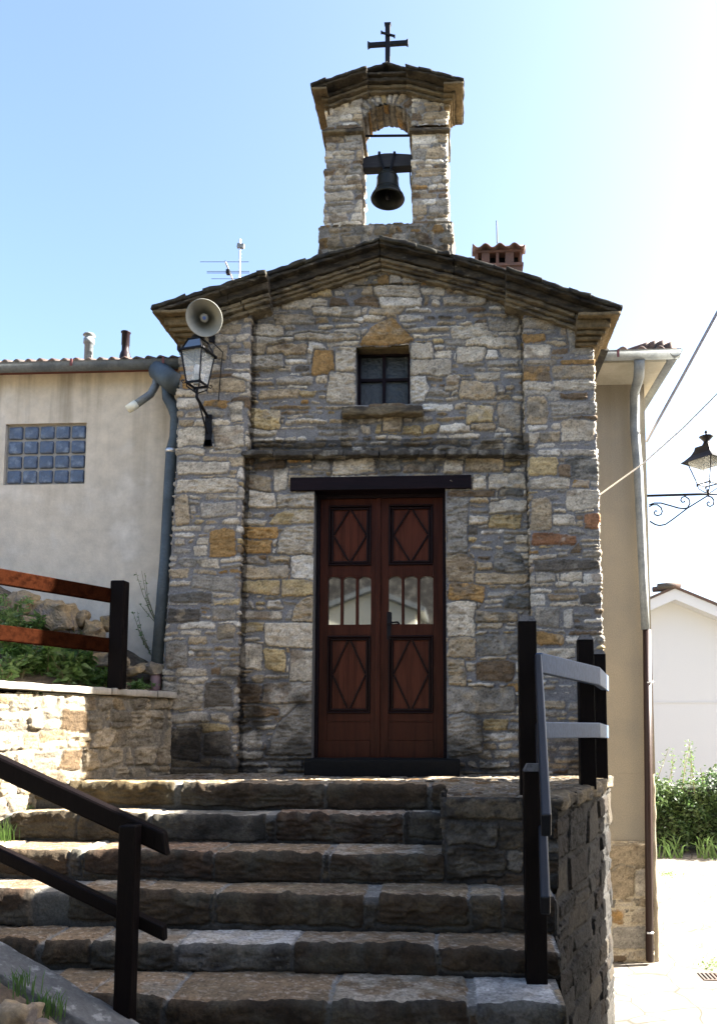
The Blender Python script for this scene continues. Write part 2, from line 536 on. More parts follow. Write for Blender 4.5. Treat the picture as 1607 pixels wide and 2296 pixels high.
def masonry(u, v, style, seed, explicit=()):
    """u, v: coordinates of the grid columns / rows in metres.  Returns height and colour fields of a rubble wall."""
    st = STYLE[style]
    rng = random.Random(seed)
    so = seed * 7.3
    U, V = np.meshgrid(u, v)
    Uw = U + 0.013 * fb(U * 9 + so, V * 9, 1.0) + 0.006 * fb(U * 40, V * 40 + so, 2.0)
    Vw = V + 0.018 * fb(U * 6, V * 8 + so, 3.0) + 0.006 * fb(U * 45 + so, V * 45, 4.0)
    EN = fb(U * 55 + so, V * 55, 5.0)
    bed = fb(U * 22 + so, V * 75, 6.0, 4)
    lump = fb(U * 28, V * 32 + so, 7.0, 4)
    crease = 1 - 3.2 * np.abs(fb(U * 13 + so, V * 34, 16.0, 4))
    H = 0.004 * fb(U * 30 + so, V * 30, 8.0)
    C = np.array(st['mortar'])[None, None, :] * (1 + 0.22 * fb(U * 14, V * 14 + so, 9.0))[..., None]
    names = [p for p, w in st['pal']]
    wts = [w for p, w in st['pal']]
    Nlow = fb(U * 11 + so, V * 13, 10.0)
    Nst = fb(U * 16, V * 26 + so, 11.0)
    Nfl = fb(U * 70, V * 70 + so, 12.0)

    def put(poly, cname, proud, rough, r, clear=0.0):
        P = np.array(poly)
        a, b = P.min(0) - 0.03, P.max(0) + 0.03
        i0, i1 = np.searchsorted(u, a[0]), np.searchsorted(u, b[0])
        j0, j1 = np.searchsorted(v, a[1]), np.searchsorted(v, b[1])
        if i1 - i0 < 2 or j1 - j0 < 2:
            return
        sl = (slice(j0, j1), slice(i0, i1))
        uu, vv = Uw[sl], Vw[sl]
        kk = 0.006
        acc = 0
        n = len(P)
        for q in range(n):
            p0, p1 = P[q], P[(q + 1) % n]
            d = p1 - p0
            l = math.hypot(*d)
            acc = acc + np.exp(np.clip(((uu - p0[0]) * d[1] - (vv - p0[1]) * d[0]) / l / kk, -30, 30))
        d = kk * np.log(acc) + 0.004 * EN[sl]
        if clear:
            m = d < clear
            H[sl] = np.where(m, 0.003 * EN[sl], H[sl])
            C[sl] = np.where(m[..., None], np.array(st['mortar']) * (1 + 0.2 * Nlow[sl])[..., None], C[sl])
        t = np.clip(-d / r, 0, 1)
        prof = np.sqrt(1 - (1 - t) ** 2)
        c0 = P.mean(0)
        ext = P.max(0) - P.min(0)
        tu, tv = rng.uniform(-0.05, 0.05) * min(1, 0.15 / ext[0]), rng.uniform(-0.14, 0.10) * min(1, 0.1 / ext[1])
        kind = rng.random()
        tex = (0.7 * crease + 0.4 * bed if kind < 0.45 else (bed if kind < 0.75 else lump))[sl]
        tex = np.clip(tex, -1.2, 1.0)
        hs = proud * prof + prof * (rough * tex + tu * (uu - c0[0]) + tv * (vv - c0[1]))
        base = np.array(PAL[cname]) * rng.uniform(0.82, 1.15)
        sec = np.array(PAL[rng.choice(['tan', 'tan', 'grey', 'pale', 'brown', 'slate', 'grey'])])
        mixf = np.clip((Nlow[sl] + rng.uniform(-0.55, 0.2)) * 2.2, 0, 0.65)[..., None]
        cs = base * (1 - mixf) + sec * mixf
        cs = cs * (1 + 0.32 * Nst[sl] + 0.20 * tex)[..., None]
        cs = cs * np.where(Nfl[sl] > 0.42, 0.62, 1.0)[..., None]
        m = t > 0
        H[sl] = np.where(m, hs, H[sl])
        C[sl] = np.where(m[..., None], cs, C[sl])

    y = v[0] - 0.02
    h0, h1 = st['h']
    while y < v[-1]:
        hh = h0 + (h1 - h0) * rng.random() ** 1.15
        x = u[0] - rng.uniform(0, 0.25)
        while x < u[-1]:
            w = hh * rng.uniform(*st['asp']) * (1.25 if hh < 0.06 else 1.0)
            w = min(max(w, 0.05), 0.42)
            g = rng.uniform(*st['gap'])
            cells = [(x, y, x + w, y + hh)]
            q = rng.random()
            if hh > 0.075 and w > 0.09 and q < 0.30:
                s_ = rng.uniform(0.35, 0.65)
                cells = [(x, y, x + w, y + hh * s_), (x + rng.uniform(-.02, .02), y + hh * s_, x + w, y + hh)]
            elif hh > 0.075 and q < 0.38:
                s_ = rng.uniform(0.3, 0.7)
                k_ = rng.uniform(0.4, 0.6)
                cells = [(x, y, x + w * s_, y + hh), (x + w * s_, y, x + w, y + hh * k_), (x + w * s_, y + hh * k_, x + w, y + hh)]
            for (a, b, c, d) in cells:
                hgt = d - b
                j = lambda s=0.2: rng.uniform(-s, s) * hgt
                gg = g * rng.uniform(0.6, 1.3)
                poly = [(a + gg / 2 + j(), b + gg / 2 + j(.09)), (c - gg / 2 + j(), b + gg / 2 + j(.09)),
                        (c - gg / 2 + j(.28), d - gg / 2 + j(.12)), (a + gg / 2 + j(.28), d - gg / 2 + j(.12))]
                if rng.random() < 0.3:
                    poly.insert(3, ((poly[2][0] + poly[3][0]) / 2 + j(.5), max(poly[2][1], poly[3][1]) + abs(j(.12))))
                put(poly, rng.choices(names, wts)[0], rng.uniform(*st['proud']), st['rough'] * rng.uniform(0.5, 1.6), rng.uniform(0.004, 0.013))
            x += w
        y += hh
    for poly, cname in explicit:
        if len(poly) == 4 and style != 'step':            # hewn but not ruled: knock the corners about and crown or notch one side
            A = np.array(poly)
            w_, h_ = A[:, 0].max() - A[:, 0].min(), A[:, 1].max() - A[:, 1].min()
            k_ = 0.13 * min(w_, h_)
            A = A + np.array([[rng.uniform(-k_, k_) * 0.7, rng.uniform(-k_, k_)] for _ in range(4)])
            A = [tuple(p) for p in A]
            if rng.random() < 0.55:
                m_ = rng.uniform(0.3, 0.7)
                A.insert(3, (A[2][0] * (1 - m_) + A[3][0] * m_, max(A[2][1], A[3][1]) + rng.uniform(0, 0.12) * h_))
            if rng.random() < 0.45:
                A.insert(2, (max(A[1][0], A[2][0]) + rng.uniform(0, 0.06) * w_, (A[1][1] + A[2][1]) / 2))
            poly = A
        put(poly, cname, rng.uniform(0.012, 0.026), st['rough'] * rng.uniform(0.7, 1.7), rng.uniform(0.004, 0.011), clear=0.011)
    return H, np.clip(C, 0.005, 0.9)


def grid_quads(nv, nu, keep=None):
    idx = np.arange(nv * nu).reshape(nv, nu)
    q = np.stack([idx[:-1, :-1], idx[:-1, 1:], idx[1:, 1:], idx[1:, :-1]], -1)
    if keep is not None:
        q = q[keep]
    return q.reshape(-1, 4)


def strip(name, path, z0, z1, style, seed, parent, res=0.008, explicit=(), keep=None, stain=None, amp=1.0):
    """rubble wall standing on a plan path; path(z) -> list of (X(z), Y(z)); outward side is to the right of the path"""
    v = np.arange(z0, z1 + res, res)
    P = [(np.broadcast_to(np.asarray(a, float), v.shape), np.broadcast_to(np.asarray(b, float), v.shape)) for a, b in path(v)]
    mid = len(v) // 2
    us, cols, nrms, segs = [0.0], [], [], []
    ulist, start = [], []
    uacc = 0.0
    X, Y, NX, NY, UU = [], [], [], [], []
    K = len(P) - 1
    seg_n = []
    for k in range(K):
        dx, dy = P[k + 1][0] - P[k][0], P[k + 1][1] - P[k][1]
        l = np.hypot(dx, dy)
        seg_n.append((dy / l, -dx / l))
    for k in range(K):
        L_ = math.hypot(P[k + 1][0][mid] - P[k][0][mid], P[k + 1][1][mid] - P[k][1][mid])
        n = max(2, int(math.ceil(L_ / res)))
        start.append((uacc, L_))
        for i in range(n + (1 if k == K - 1 else 0)):
            t = i / n
            X.append(P[k][0] * (1 - t) + P[k + 1][0] * t)
            Y.append(P[k][1] * (1 - t) + P[k + 1][1] * t)
            nx, ny = seg_n[k]
            if i == 0 and k > 0:
                ax, ay = seg_n[k - 1]
                nx, ny = nx + ax, ny + ay
                s = 2.0 / np.maximum(nx * nx + ny * ny, 0.5)
                nx, ny = nx * s, ny * s
            NX.append(nx)
            NY.append(ny)
            UU.append(uacc + L_ * t)
        uacc += L_
    u = np.array(UU)
    X, Y, NX, NY = [np.stack(a, 1) for a in (X, Y, NX, NY)]
    ex = []
    for seg, Yp, items in explicit:
        u0, L_ = start[seg]
        for poly, cname in items:
            pts = []
            for (px, py) in poly:
                w = at(px, py, Yp)
                xa = np.interp(w.z, v, P[seg][0])
                xb = np.interp(w.z, v, P[seg + 1][0])
                pts.append((u0 + L_ * (w.x - xa) / (xb - xa), w.z))
            ex.append((pts, cname))
    H, C = masonry(u, v, style, seed, ex)
    H = H * amp
    Z = np.broadcast_to(v[:, None], X.shape)
    XX, YY = X + NX * H, Y + NY * H
    if stain is not None:
        C = C * stain(XX, YY, Z)
    kp = None
    if keep is not None:
        c = lambda A: (A[:-1, :-1] + A[1:, 1:]) / 2
        kp = keep(c(XX), c(YY), c(Z))
    return np_mesh(name, np.stack([XX, YY, Z], -1).reshape(-1, 3), grid_quads(*X.shape, kp), M['masonry'], parent, C.reshape(-1, 3))


def leaves(name, m, parent, pts, size, seed, droop=0.3, asp=0.38, up=0.4):
    """many single leaves: folded rhombs at the given points"""
    r = np.random.RandomState(seed)
    P = np.array(pts, float)
    n = len(P)
    d = r.normal(size=(n, 3))
    d[:, 2] = d[:, 2] * 0.5 + up
    d /= np.linalg.norm(d, axis=1, keepdims=True)
    a = np.cross(d, r.normal(size=(n, 3)))
    a /= np.linalg.norm(a, axis=1, keepdims=True)
    L_ = size * r.uniform(0.6, 1.3, (n, 1))
    tip = P + d * L_ + np.array([0, 0, -1]) * L_ * droop * 0.5
    mid = P + d * L_ * 0.5
    nn = np.cross(a, d)
    V = np.stack([P, mid + a * L_ * asp / 2 + nn * L_ * 0.06, tip, mid - a * L_ * asp / 2 + nn * L_ * 0.06], 1).reshape(-1, 3)
    return np_mesh(name, V, np.arange(4 * n).reshape(n, 4), m, parent, smooth=False)


def rect(x0, y0, x1, y1, c):
    return ([(x0, y1), (x1, y1), (x1, y0), (x0, y0)], c)

# ================================================================== setting: ground and street
STREET = -2.10
ground = MB().add([(-200, -200, STREET - 0.02), (200, -200, STREET - 0.02), (200, 300, STREET - 0.02), (-200, 300, STREET - 0.02)], [(0, 1, 2, 3)]).build('ground', M['ground'])
tag(ground, kind='structure')


def sheet(name, x0, x1, y0, y1, z, m, step=0.5, amp=0.0):
    xs, ys = np.arange(x0, x1 + step, step), np.arange(y0, y1 + step, step)
    X, Y = np.meshgrid(xs, ys)
    Z = z + amp * fb(X * 0.7, Y * 0.7, 3.0)
    return np_mesh(name, np.stack([X, Y, Z], -1).reshape(-1, 3), grid_quads(*X.shape), m)


tag(sheet('street', 0.3, 12.0, -14.0, 28.0, STREET, M['flag'], 0.4, 0.012), kind='structure')

# ================================================================== chapel
chapel = thing('chapel', 'small rustic stone chapel with bell gable and dark red wooden double door', 'chapel', (-0.57, 0.0, 0.0))
chapel_parent = chapel
YP = -0.09                                   # front of the pilasters; the wall between them is at Y = 0


def xz(px, Y):
    w = [at(x, y, Y) for x, y in px]
    w.sort(key=lambda p: p.z)
    zz, xx = np.array([p.z for p in w]), np.array([p.x for p in w])
    return lambda z: np.interp(z, zz, xx)


XLO = xz([(409, 720), (405, 790), (398, 1010), (390, 1150), (368, 1500), (357, 1745)], YP)
XLI = xz([(563, 660), (557, 850), (553, 1005), (543, 1030), (536, 1300), (527, 1745)], YP)
XRI = xz([(1172, 640), (1176, 850), (1178, 1005), (1185, 1025), (1191, 1300), (1198, 1745)], YP)
XRO = xz([(1327, 740), (1332, 900), (1340, 1100), (1346, 1300), (1351, 1500), (1356, 1745), (1362, 2290)], YP)

# roof line: top edge of the stone slates along the gable
YW, YC = -0.30, -0.19                        # front of the roof over the pilasters / over the middle
RL = [at(338, 685, YW), at(596, 603, YW)]
CL = [at(592, 613, YC), at(850, 530, YC)]
CR = [at(850, 530, YC), at(1010, 567, YC), at(1138, 603, YC)]
RR = [at(1134, 599, YW), at(1395, 687, YW)]
_top = sorted([RL[0], RL[1], CL[1], CR[1], RR[0], RR[1]], key=lambda p: p.x)
GX, GZ = np.array([p.x for p in _top]), np.array([p.z for p in _top])


def gable(x):
    return np.interp(x, GX, GZ)


dA, dB = at(706, 1101, 0.0), at(1001, 1703, 0.0)      # door opening
wA, wB = at(799, 779, 0.0), at(918, 906, 0.0)         # window opening


def keep_front(X, Y, Z):
    door = (X > dA.x) & (X < dB.x) & (Z < dA.z)
    win = (X > wA.x) & (X < wB.x) & (Z > wB.z) & (Z < wA.z)
    return ~(door | win) & (Z < gable(X) - 0.10)


def chapel_stain(X, Y, Z):
    """soot, algae and damp: under the string course, along the foot of the wall, under the window sill"""
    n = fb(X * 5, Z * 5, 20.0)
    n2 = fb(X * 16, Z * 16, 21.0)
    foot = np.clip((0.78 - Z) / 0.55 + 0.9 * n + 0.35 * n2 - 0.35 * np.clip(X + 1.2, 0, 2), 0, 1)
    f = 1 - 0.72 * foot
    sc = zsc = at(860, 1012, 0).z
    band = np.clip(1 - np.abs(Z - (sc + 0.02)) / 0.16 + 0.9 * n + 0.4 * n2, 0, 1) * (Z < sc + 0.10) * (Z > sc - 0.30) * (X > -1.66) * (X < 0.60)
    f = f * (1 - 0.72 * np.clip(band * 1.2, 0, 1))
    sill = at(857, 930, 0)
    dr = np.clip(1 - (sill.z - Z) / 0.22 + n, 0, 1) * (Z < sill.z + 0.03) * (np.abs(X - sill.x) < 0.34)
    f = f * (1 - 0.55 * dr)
    rain = np.clip((Z - (gable(X) - 0.62)) / 0.35 + 0.8 * n, 0, 1)
    f = f * (1 - 0.30 * rain)
    left = np.clip(0.6 * n + 0.35 * n2 + (1.35 - Z) * 0.5, 0, 1) * (X < -1.55)
    f = f * (1 - 0.40 * left)
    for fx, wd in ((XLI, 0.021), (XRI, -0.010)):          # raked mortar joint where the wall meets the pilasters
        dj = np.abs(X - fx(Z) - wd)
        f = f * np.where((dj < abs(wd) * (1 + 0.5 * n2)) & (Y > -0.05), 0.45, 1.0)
    f = f * 1.2
    warm = np.stack([f, f ** 1.02, f ** 1.05], -1)
    return warm


center_stones = [
    ([(792, 774), (928, 774), (926, 760), (905, 735), (878, 709), (852, 705), (832, 734), (799, 749)], 'ochre'),
    rect(702, 788, 748, 839, 'ochre'), rect(750, 785, 797, 834, 'pale'), rect(736, 839, 797, 908, 'pale'),
    rect(920, 769, 973, 806, 'pale'), rect(920, 809, 1015, 842, 'pale'), ([(920, 903), (950, 903), (963, 872), (952, 846), (920, 846)], 'white'),
    rect(560, 915, 632, 966, 'yellow'), rect(838, 640, 943, 669, 'pale'), rect(797, 614, 875, 637, 'yellow'), rect(878, 608, 903, 637, 'grey'),
    rect(906, 612, 943, 637, 'tan'), rect(568, 730, 640, 752, 'pale'), rect(618, 707, 705, 728, 'grey'), rect(700, 690, 810, 710, 'pale'),
    rect(660, 752, 800, 764, 'pale'), rect(600, 776, 690, 795, 'tan'), rect(560, 798, 635, 828, 'grey'), rect(855, 935, 903, 966, 'tan'),
    rect(1046, 907, 1105, 950, 'yellow'), rect(1055, 952, 1110, 965, 'tan'), rect(1025, 780, 1085, 815, 'pale'), rect(1030, 860, 1110, 895, 'tan'),
    rect(1000, 845, 1030, 878, 'pale'), rect(1115, 905, 1168, 965, 'grey'), rect(1095, 718, 1160, 745, 'grey'),
    rect(1003, 1116, 1048, 1246, 'grey'), rect(1003, 1250, 1060, 1308, 'tan'), rect(1003, 1311, 1085, 1346, 'ochre'), rect(1003, 1350, 1066, 1425, 'pale'),
    rect(1003, 1430, 1068, 1475, 'tan'), rect(1071, 1430, 1165, 1476, 'grey'), rect(1003, 1480, 1045, 1540, 'tan'), rect(1003, 1548, 1150, 1600, 'grey'),
    rect(1003, 1606, 1075, 1694, 'grey'), rect(1065, 1487, 1150, 1525, 'brown'), rect(1080, 1612, 1140, 1638, 'yellow'),
    ([(1105, 1270), (1110, 1280), (1178, 1282), (1172, 1252), (1150, 1236), (1110, 1232)], 'slate'), rect(1097, 1156, 1170, 1184, 'yellow'),
    rect(1095, 1063, 1178, 1098, 'pale'), rect(1060, 1063, 1088, 1095, 'pale'), rect(1065, 1284, 1180, 1312, 'tan'), rect(1003, 1099, 1110, 1113, 'brown'),
    rect(1120, 1100, 1170, 1115, 'slate'), rect(1095, 1125, 1180, 1150, 'pale'), rect(1130, 1340, 1190, 1362, 'slate'), rect(1065, 1370, 1160, 1395, 'tan'),
    rect(621, 1107, 703, 1136, 'pale'), ([(603, 1174), (703, 1174), (703, 1140), (650, 1141), (620, 1150)], 'yellow'),
    ([(620, 1243), (703, 1243), (703, 1178), (640, 1180), (626, 1205)], 'pale'), rect(655, 1248, 703, 1296, 'white'), rect(544, 1300, 629, 1330, 'yellow'),
    rect(632, 1302, 703, 1333, 'yellow'), ([(655, 1398), (703, 1398), (703, 1336), (680, 1337), (662, 1360)], 'tan'), rect(593, 1402, 703, 1449, 'pale'),
    rect(532, 1452, 590, 1499, 'pale'), rect(595, 1458, 643, 1500, 'yellow'), rect(648, 1455, 703, 1527, 'pale'), rect(586, 1532, 703, 1577, 'grey'),
    ([(596, 1690), (703, 1692), (703, 1581), (670, 1582), (632, 1615), (612, 1650)], 'grey'), rect(539, 1641, 588, 1677, 'white'), rect(545, 1584, 625, 1610, 'brown'),
    rect(532, 1532, 584, 1576, 'brown'), rect(549, 1067, 607, 1101, 'tan'), rect(561, 1103, 617, 1140, 'pale'), rect(547, 1206, 609, 1239, 'ochre'),
    rect(542, 1181, 622, 1203, 'ochre'), rect(543, 1246, 600, 1262, 'brown'), rect(543, 1268, 645, 1296, 'tan'), rect(615, 1050, 645, 1103, 'pale'),
    rect(570, 1035, 640, 1052, 'brown'), rect(700, 1032, 740, 1058, 'grey'), rect(748, 1032, 840, 1060, 'pale'), rect(850, 1036, 898, 1058, 'grey'),
    rect(905, 1040, 975, 1058, 'grey'), rect(995, 1034, 1035, 1061, 'pale'), rect(1040, 1028, 1125, 1060, 'tan'),
]
left_stones = [
    rect(470, 1195, 531, 1243, 'ochre'), rect(396, 1074, 531, 1103, 'pale'), rect(399, 1040, 512, 1064, 'pale'), rect(432, 1290, 526, 1325, 'grey'),
    rect(379, 1331, 476, 1355, 'dark'), rect(376, 1364, 446, 1396, 'dark'), rect(478, 1360, 526, 1392, 'grey'), rect(488, 1401, 524, 1434, 'tan'),
    rect(372, 1436, 420, 1494, 'grey'), rect(400, 955, 465, 1000, 'pale'), rect(478, 950, 545, 1003, 'pale'), rect(465, 848, 548, 880, 'tan'),
    rect(478, 776, 512, 806, 'tan'), rect(515, 900, 545, 942, 'pale'), rect(395, 1118, 424, 1180, 'tan'), rect(447, 1128, 530, 1160, 'grey'),
    rect(366, 1530, 455, 1590, 'dark'), rect(460, 1535, 522, 1585, 'dark'), rect(365, 1640, 452, 1700, 'dark'), rect(460, 1640, 522, 1690, 'dark'),
]
right_stones = [
    rect(1176, 897, 1226, 951, 'tan'), rect(1232, 895, 1332, 936, 'grey'), rect(1259, 948, 1334, 990, 'pale'), rect(1173, 823, 1233, 852, 'ochre'),
    rect(1240, 825, 1328, 850, 'tan'), rect(1272, 735, 1327, 790, 'grey'), rect(1175, 712, 1240, 738, 'tan'), rect(1172, 745, 1220, 765, 'ochre'),
    rect(1172, 770, 1232, 800, 'pale'), ([(1265, 1078), (1339, 1078), (1338, 1024), (1290, 1022), (1266, 1034)], 'slate'), rect(1186, 1025, 1250, 1068, 'yellow'),
    rect(1250, 1045, 1278, 1072, 'brown'), rect(1272, 1102, 1341, 1140, 'pale'), rect(1188, 1072, 1275, 1096, 'pale'), rect(1282, 1076, 1318, 1094, 'ochre'),
    rect(1190, 1126, 1236, 1190, 'tan'), rect(1191, 1196, 1290, 1222, 'rust'), rect(1310, 1155, 1343, 1183, 'rust'),
    ([(1275, 1244), (1308, 1244), (1296, 1214)], 'brown'), rect(1195, 1255, 1345, 1280, 'dark'), rect(1305, 1237, 1346, 1252, 'grey'),
    rect(1196, 1362, 1250, 1408, 'grey'), rect(1265, 1364, 1285, 1408, 'white'), rect(1198, 1418, 1262, 1442, 'ochre'), rect(1198, 1455, 1290, 1475, 'pale'),
    rect(1300, 1330, 1350, 1352, 'dark'), rect(1198, 1285, 1245, 1304, 'pale'), rect(1255, 1285, 1305, 1303, 'pale'),
]
ztop = float(GZ.max())
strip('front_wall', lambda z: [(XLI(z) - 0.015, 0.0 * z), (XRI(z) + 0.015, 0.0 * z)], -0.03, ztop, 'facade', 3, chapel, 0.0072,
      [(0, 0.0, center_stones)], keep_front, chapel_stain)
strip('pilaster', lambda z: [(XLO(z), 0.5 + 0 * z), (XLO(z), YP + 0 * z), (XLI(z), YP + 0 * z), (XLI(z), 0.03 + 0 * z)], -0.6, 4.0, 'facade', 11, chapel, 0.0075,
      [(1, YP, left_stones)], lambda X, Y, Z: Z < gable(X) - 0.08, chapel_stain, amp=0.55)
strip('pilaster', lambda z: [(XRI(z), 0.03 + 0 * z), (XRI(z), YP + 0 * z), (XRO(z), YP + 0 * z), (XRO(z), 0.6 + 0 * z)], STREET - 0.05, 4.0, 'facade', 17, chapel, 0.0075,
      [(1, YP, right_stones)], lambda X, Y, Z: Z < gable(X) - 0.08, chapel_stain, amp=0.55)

# solid wall behind the facing stones, with the door and window openings
c0, c1 = 0.018, 0.42
b = MB()
xl, xr = -2.1, 1.06
zg = wA.z + 0.006
b.box(xl, dA.x - 0.004, c0, c1, STREET, zg).box(dB.x + 0.004, xr, c0, c1, STREET, zg)
b.box(dA.x - 0.004, dB.x + 0.004, c0, c1, dA.z, wB.z - 0.004)
b.box(dA.x - 0.004, wA.x - 0.004, c0 + .003, c1, wB.z - 0.004, zg).box(wB.x + 0.004, dB.x + 0.004, c0 + .003, c1, wB.z - 0.004, zg)
g0 = CL[1]
b.prism([(xl, c0 + .008, zg), (xr, c0 + .008, zg), (xr, c0 + .008, zg + .01), (g0.x, c0 + .008, g0.z - 0.14), (xl, c0 + .008, zg + .01)], (0, 0.38, 0))
b.box(xl, xr, c1 + 0.002, 5.0, STREET, 3.45)
b.box(-1.95, 0.9, -0.10 + 0.14, 0.3, STREET, -0.02)
b.build('wall', M['core'], chapel)


def raking(name, pts, layers, seed, m, y_back=0.35, shorten=(0, 0)):
    """stepped slabs following the slope of a gable; layers: (offset top, offset bottom, front Y, inset of the low end)"""
    rng = random.Random(seed)
    mb = MB()
    P = [np.array(p) for p in pts]
    L_ = [np.linalg.norm(P[i + 1] - P[i]) for i in range(len(P) - 1)]
    tot = sum(L_)

    def pt(t):
        for i, l in enumerate(L_):
            if t <= l or i == len(L_) - 1:
                return P[i] + (P[i + 1] - P[i]) * (t / l)
            t -= l
    for li, (o0, o1, yf, ins) in enumerate(layers):
        t, end = shorten[0] * ins, tot - shorten[1] * ins
        while t < end - 0.02:
            l = rng.uniform(0.5, 1.0)
            if end - t - l < 0.15:
                l = end - t
            A, B = pt(t + 0.002), pt(t + l - 0.002)
            jo, jy = rng.uniform(-0.003, 0.003), rng.uniform(-0.006, 0.006)
            O = A.copy()
            O[1] = yf + jy
            O[2] -= o1 + jo
            e1 = B - A
            e1[1] = 0
            e1[2] += rng.uniform(-0.004, 0.004)
            mb.rough(O, e1, (0, y_back - yf, 0), (0, 0, o1 - o0 - 0.002), 0.004, 0.005, 0.014, 22, seed + li + t * 7)
            t += l
        if li == 1:
            mb.build('verge', M['verge'], chapel_parent, smooth=True)
            mb = MB()
    return mb.build(name, m, chapel_parent, smooth=True)


LW = [(0.028, 0.056, YW + 0.012, 0.012), (0.058, 0.125, YW + 0.075, 0.085), (0.127, 0.158, YW + 0.105, 0.115), (0.160, 0.190, YW + 0.132, 0.14), (0.192, 0.222, YW + 0.16, 0.165)]
LC = [(0.028, 0.054, YC + 0.012, 0), (0.056, 0.120, YC + 0.055, 0), (0.122, 0.150, YC + 0.080, 0), (0.152, 0.180, YC + 0.105, 0), (0.182, 0.208, YC + 0.13, 0)]
raking('cornice', RL, LW, 1, M['slab'], shorten=(1, 0))
raking('cornice', CL, LC, 2, M['slab'])
raking('cornice', CR, LC, 3, M['slab'])
raking('cornice', RR, LW, 4, M['slab'], shorten=(0, 1))
# eaves running back along both sides
for sx, e, sd in ((-1, RL[0], 5), (1, RR[1], 6)):
    mb = MB()
    for i, (o0, o1, yf, ins) in enumerate(LW):
        xo = e.x - sx * ins
        y = yf
        while y < 2.2:
            l = 0.45 + 0.2 * math.sin(y * 7 + i)
            mb.rough((xo, y, e.z - o1 - 0.002 * i), (-sx * (0.34 - ins), 0, 0.0), (0, l - 0.003, 0), (0, 0, o1 - o0 - 0.002), 0.004, 0.004, 0.03, 13, sd + i + y)
            y += l
    mb.build('eave_cornice', M['soffit'], chapel, smooth=True)
# slates on the roof and the edge course seen from below
mb = MB()
rng = random.Random(5)
for seg, yf in ((RL, YW), (CL, YC), (CR[:2], YC), (CR[1:], YC), (RR, YW)):
    A, B = np.array(seg[0]), np.array(seg[1])
    L_ = np.linalg.norm(B - A)
    t = 0.0
    while t < L_ - 0.01:
        l = min(rng.uniform(0.16, 0.34), L_ - t)
        p, q = A + (B - A) * t / L_, A + (B - A) * min(1, (t + l + 0.02) / L_)
        d = q - p
        d[2] += rng.uniform(-0.012, 0.012)
        for yb in (0.0, 0.5):
            mb.rough((p[0], yf + yb + rng.uniform(-0.015, 0.01), p[2] - 0.028), d, (0, 0.6, 0), (0, 0, rng.uniform(0.026, 0.036)), 0.008, 0.007, 0.03, 16, t * 5 + yf)
        t += l
roof_back = [(p.x, p.z - 0.03) for p in _top]
for (xa, za), (xb, zb) in zip(roof_back[:-1], roof_back[1:]):
    mb.hexa([(xa, 0.3, za - 0.05), (xb, 0.3, zb - 0.05), (xb, 5.1, zb - 0.05), (xa, 5.1, za - 0.05)],
            [(xa, 0.3, za), (xb, 0.3, zb), (xb, 5.1, zb), (xa, 5.1, za)])
mb.build('roof', M['slate'], chapel, smooth=True)

# string course over the door
mb = MB()
rng = random.Random(9)
xs = [540, 610, 700, 770, 850, 940, 1000, 1070, 1130, 1185]
for i in range(len(xs) - 1):
    a, c = at(xs[i], 1020, -0.12), at(xs[i + 1] - 2, 1019, -0.12)
    mb.rough((a.x, -0.105 + rng.uniform(-.010, .010), a.z + .006 + rng.uniform(-.004, .004)), (c.x - a.x, 0, 0), (0, 0.15, 0), (0, 0, 0.042 + rng.uniform(-.006, .006)), 0.008, 0.008, 0.014, 18, i * 3)
mb.build('string_course', M['black_stone'], chapel, smooth=True)

# window with iron bars and textured glass, sill
wy = 0.14
MB().rough((wA.x - 0.002, 0.01, wA.z - 0.006), (wB.x - wA.x + 0.004, 0, 0), (0, 0.2, 0), (0, 0, 0.03), 0.004, 0.004, 0.02, 12, 3).build('window_head', M['soffit'], chapel, smooth=True)
win = MB()
fw = 0.022
win.box(wA.x, wB.x, wy - 0.02, wy + 0.03, wB.z, wB.z + fw).box(wA.x, wB.x, wy - 0.02, wy + 0.03, wA.z - fw, wA.z)
win.box(wA.x, wA.x + fw, wy - 0.02, wy + 0.03, wB.z + fw, wA.z - fw).box(wB.x - fw, wB.x, wy - 0.02, wy + 0.03, wB.z + fw, wA.z - fw)
wc = at(861, 853, wy)
win.box(wc.x - 0.013, wc.x + 0.013, wy - 0.015, wy + 0.03, wB.z + fw, wA.z - fw)
win.box(wA.x + fw, wc.x - 0.013, wy - 0.012, wy + 0.03, wc.z - 0.012, wc.z + 0.012).box(wc.x + 0.013, wB.x - fw, wy - 0.012, wy + 0.03, wc.z - 0.012, wc.z + 0.012)
win = win.build('window', M['beam'], chapel)
for (xa, xb) in ((wA.x + fw, wc.x - 0.013), (wc.x + 0.013, wB.x - fw)):
    for (za, zb) in ((wB.z + fw, wc.z - 0.012), (wc.z + 0.012, wA.z - fw)):
        MB().box(xa, xb, wy + 0.012, wy + 0.02, za, zb).build('pane', M['tex_glass'], win)
a, c = at(765, 930, -0.10), at(948, 927, -0.10)
MB().rough((a.x, -0.10, a.z), (c.x - a.x, 0, 0.0), (0, 0.24, 0), (0, 0, 0.072), 0.018, 0.009, 0.015, 14, 4).build('window_sill', M['slab'], chapel, smooth=True)
# wooden lintel, threshold
a, c = at(650, 1101, -0.035), at(1056, 1064, -0.035)
MB().box(a.x, c.x, -0.035, 0.25, a.z + 0.004, c.z).build('lintel', M['beam'], chapel, bevel=0.004)
a, c = at(681, 1734, -0.20), at(1030, 1706, -0.20)
MB().rough((a.x, -0.20, -0.01), (c.x - a.x, 0, 0), (0, 0.42, 0), (0, 0, at(850, 1704, -0.2).z + 0.01), 0.008, 0.003, 0.03, 10, 2).build('threshold', M['threshold'], chapel, smooth=True)

# ------------------------------------------------------------------ double door
DY = 0.13


def D(x, y, Y=DY):
    return at(x, y, Y)


ztop_d, zbot_d = dA.z - 0.005, dB.z + 0.002
